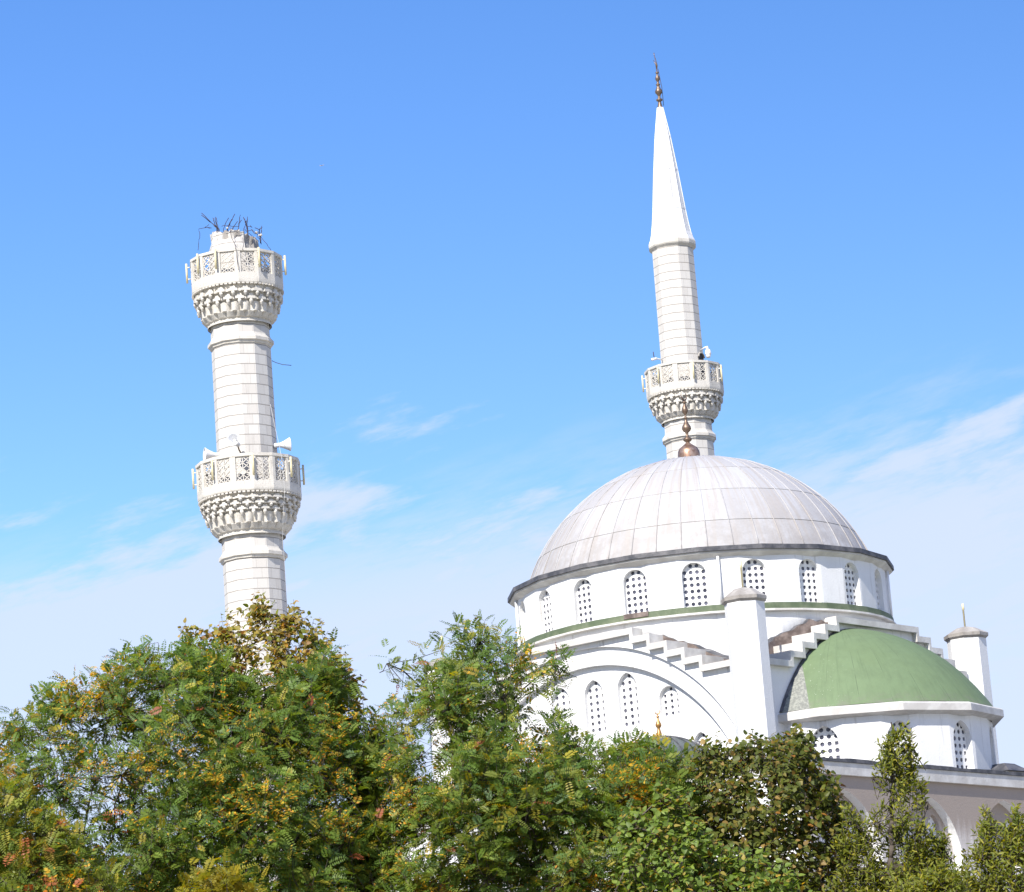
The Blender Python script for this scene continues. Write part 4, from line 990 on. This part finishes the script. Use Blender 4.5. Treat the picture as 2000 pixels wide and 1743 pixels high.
LIM = [(5, (0.343, 0.306, 0.028)), (3, (0.386, 0.310, 0.028)), (2, (0.284, 0.289, 0.045))]

def sp1(x, y):
    if x < 260 and 1400 < y < 1640: return 0.52
    return 1.0
tree('locust_tree', 'big dark green feathery-leaved tree with yellow leaflets, leftmost, below the broken minaret', 'tree',
     [(-60, 1860), (-60, 1450), (0, 1418), (38, 1378), (90, 1348), (140, 1328), (192, 1302), (235, 1276), (264, 1258), (300, 1285), (345, 1262), (390, 1244), (440, 1262), (480, 1310), (540, 1325), (600, 1300), (630, 1262), (648, 1245), (662, 1290), (680, 1330), (690, 1400), (715, 1440), (740, 1500), (760, 1600), (750, 1860)],
     26.0, 1.15, (360, 1900), 'pinnate', 500, ACA, 11, 'feathery-leaved trees in front of the mosque', sp1, gap=0.36, nleaf=6, size=0.68)
tree('hazel_tree', 'tree with round yellowing leaves, topping the big feathery tree at the broken minaret\'s foot', 'tree',
     [(345, 1225), (358, 1200), (380, 1222), (420, 1215), (445, 1180), (480, 1192), (495, 1150), (505, 1145), (520, 1185), (560, 1205), (572, 1172), (590, 1180), (605, 1200), (635, 1192), (650, 1240), (690, 1300), (716, 1330), (700, 1360), (716, 1400), (705, 1460), (660, 1520), (560, 1500), (450, 1400), (380, 1300)],
     26.3, 0.55, (560, 1640), 'broad', 560, HAZ, 23, None, None, gap=0.36, nleaf=8, size=0.5, twig=(0.3, 0.5))
def sp3(x, y):
    if 825 < x < 940 and 1285 < y < 1400: return 0.80
    if x > 1000 and 1310 < y < 1420: return 0.30
    if 800 < x < 870 and 1400 < y < 1520: return 0.08
    if y < 1290: return 0.20
    if y < 1430: return 0.42
    if y < 1500: return 0.85
    return 1.0
tree('locust_tree', 'feathery-leaved tree with a sparse airy top, reaching in front of the grey dome\'s left edge', 'tree',
     [(690, 1860), (680, 1450), (712, 1400), (742, 1372), (775, 1350), (768, 1320), (748, 1285), (762, 1238), (800, 1228), (850, 1262), (880, 1225), (930, 1200), (985, 1212), (1005, 1240), (1060, 1248), (1130, 1272), (1100, 1310), (1050, 1340), (1060, 1370), (1100, 1395), (1130, 1440), (1180, 1462), (1225, 1445), (1262, 1432), (1290, 1448), (1330, 1470), (1360, 1560), (1350, 1860)],
     26.0, 1.0, (900, 1900), 'pinnate', 600, ACA3, 37, 'feathery-leaved trees in front of the mosque', sp3, gap=0.36, nleaf=6, size=0.68)
tree('locust_tree', 'paler feathery-leaved tree with reddish pods, in the bottom left corner', 'tree',
     [(-60, 1860), (-60, 1500), (0, 1490), (50, 1530), (110, 1590), (190, 1640), (240, 1700), (265, 1860)], 24.6, 0.6, (60, 1950), 'pinnate', 340, ACA2, 41, 'feathery-leaved trees in front of the mosque', None, gap=0.36, nleaf=6, size=0.74)
tree('leafy_tree', 'dark broad-leaved tree with dry tan leaf tips, in front of the front corner turret', 'tree',
     [(1290, 1860), (1285, 1700), (1300, 1600), (1318, 1500), (1350, 1450), (1385, 1418), (1422, 1460), (1470, 1422), (1500, 1442), (1522, 1432), (1548, 1412), (1582, 1430), (1612, 1480), (1640, 1530), (1652, 1600), (1665, 1860)],
     26.4, 1.1, (1500, 1900), 'broad', 820, BRD, 53, None, None, gap=0.37, nleaf=8, size=0.56, twig=(0.3, 0.5), lean=0.35)
tree('leafy_shrub', 'low green broad-leaved shrub in front of the dark tan-tipped tree', 'shrub',
     [(1170, 1860), (1180, 1650), (1230, 1570), (1290, 1520), (1330, 1560), (1400, 1640), (1500, 1655), (1560, 1700), (1590, 1860)], 24.8, 0.6, (1380, 1950), 'broad', 480, BRG, 59, None, None, gap=0.40, nleaf=8, size=0.56, twig=(0.3, 0.5), lean=0.35)
tree('bay_tree', 'slender pointed bay tree rising before the white apse wall', 'tree',
     [(1700, 1860), (1640, 1790), (1618, 1715), (1650, 1690), (1622, 1640), (1658, 1612), (1640, 1572), (1675, 1552), (1662, 1530), (1702, 1512), (1682, 1484), (1700, 1462), (1688, 1440), (1716, 1428), (1712, 1412), (1736, 1415), (1744, 1394), (1756, 1418), (1778, 1412), (1784, 1432), (1772, 1452), (1792, 1476), (1776, 1500), (1812, 1528), (1796, 1552), (1838, 1572), (1815, 1600), (1858, 1632), (1832, 1664), (1880, 1700), (1880, 1790), (1870, 1860)], 25.6, 0.5, (1742, 1700), 'bay', 1500, BAY, 61, 'bay trees at the right', None, gap=0.34, nleaf=11, size=0.66, twig=(0.22, 0.42), lean=0.55, leader=(1744, 1402))
tree('bay_tree', 'bay tree with two thin upright tips, in the bottom right corner', 'tree',
     [(1835, 1860), (1850, 1735), (1878, 1672), (1902, 1635), (1916, 1600), (1922, 1542), (1934, 1600), (1955, 1612), (1978, 1590), (1988, 1558), (1998, 1590), (2030, 1590), (2070, 1640), (2070, 1860)], 25.4, 0.6, (1960, 1900), 'bay', 1200, BAY, 67, 'bay trees at the right', None, gap=0.30, nleaf=11, size=0.66, twig=(0.2, 0.36), lean=0.8)
tree('bay_tree', 'low bay bush between the slender bay tree and the corner one', 'tree',
     [(1690, 1860), (1715, 1745), (1780, 1705), (1840, 1682), (1890, 1700), (1920, 1860)], 24.9, 0.45, (1800, 1950), 'bay', 1200, BAY, 71, 'bay trees at the right', None, gap=0.28, nleaf=11, size=0.66, twig=(0.2, 0.36), lean=0.7)
tree('leafy_shrub', 'yellow-green feathery shrub top at the bottom edge, before the big dark tree', 'shrub',
     [(335, 1860), (350, 1735), (400, 1706), (450, 1694), (505, 1712), (535, 1760), (540, 1860)], 24.2, 0.4, (440, 1950), 'pinnate', 380, LIM, 73, None, None, gap=0.25, nleaf=7, size=0.78)
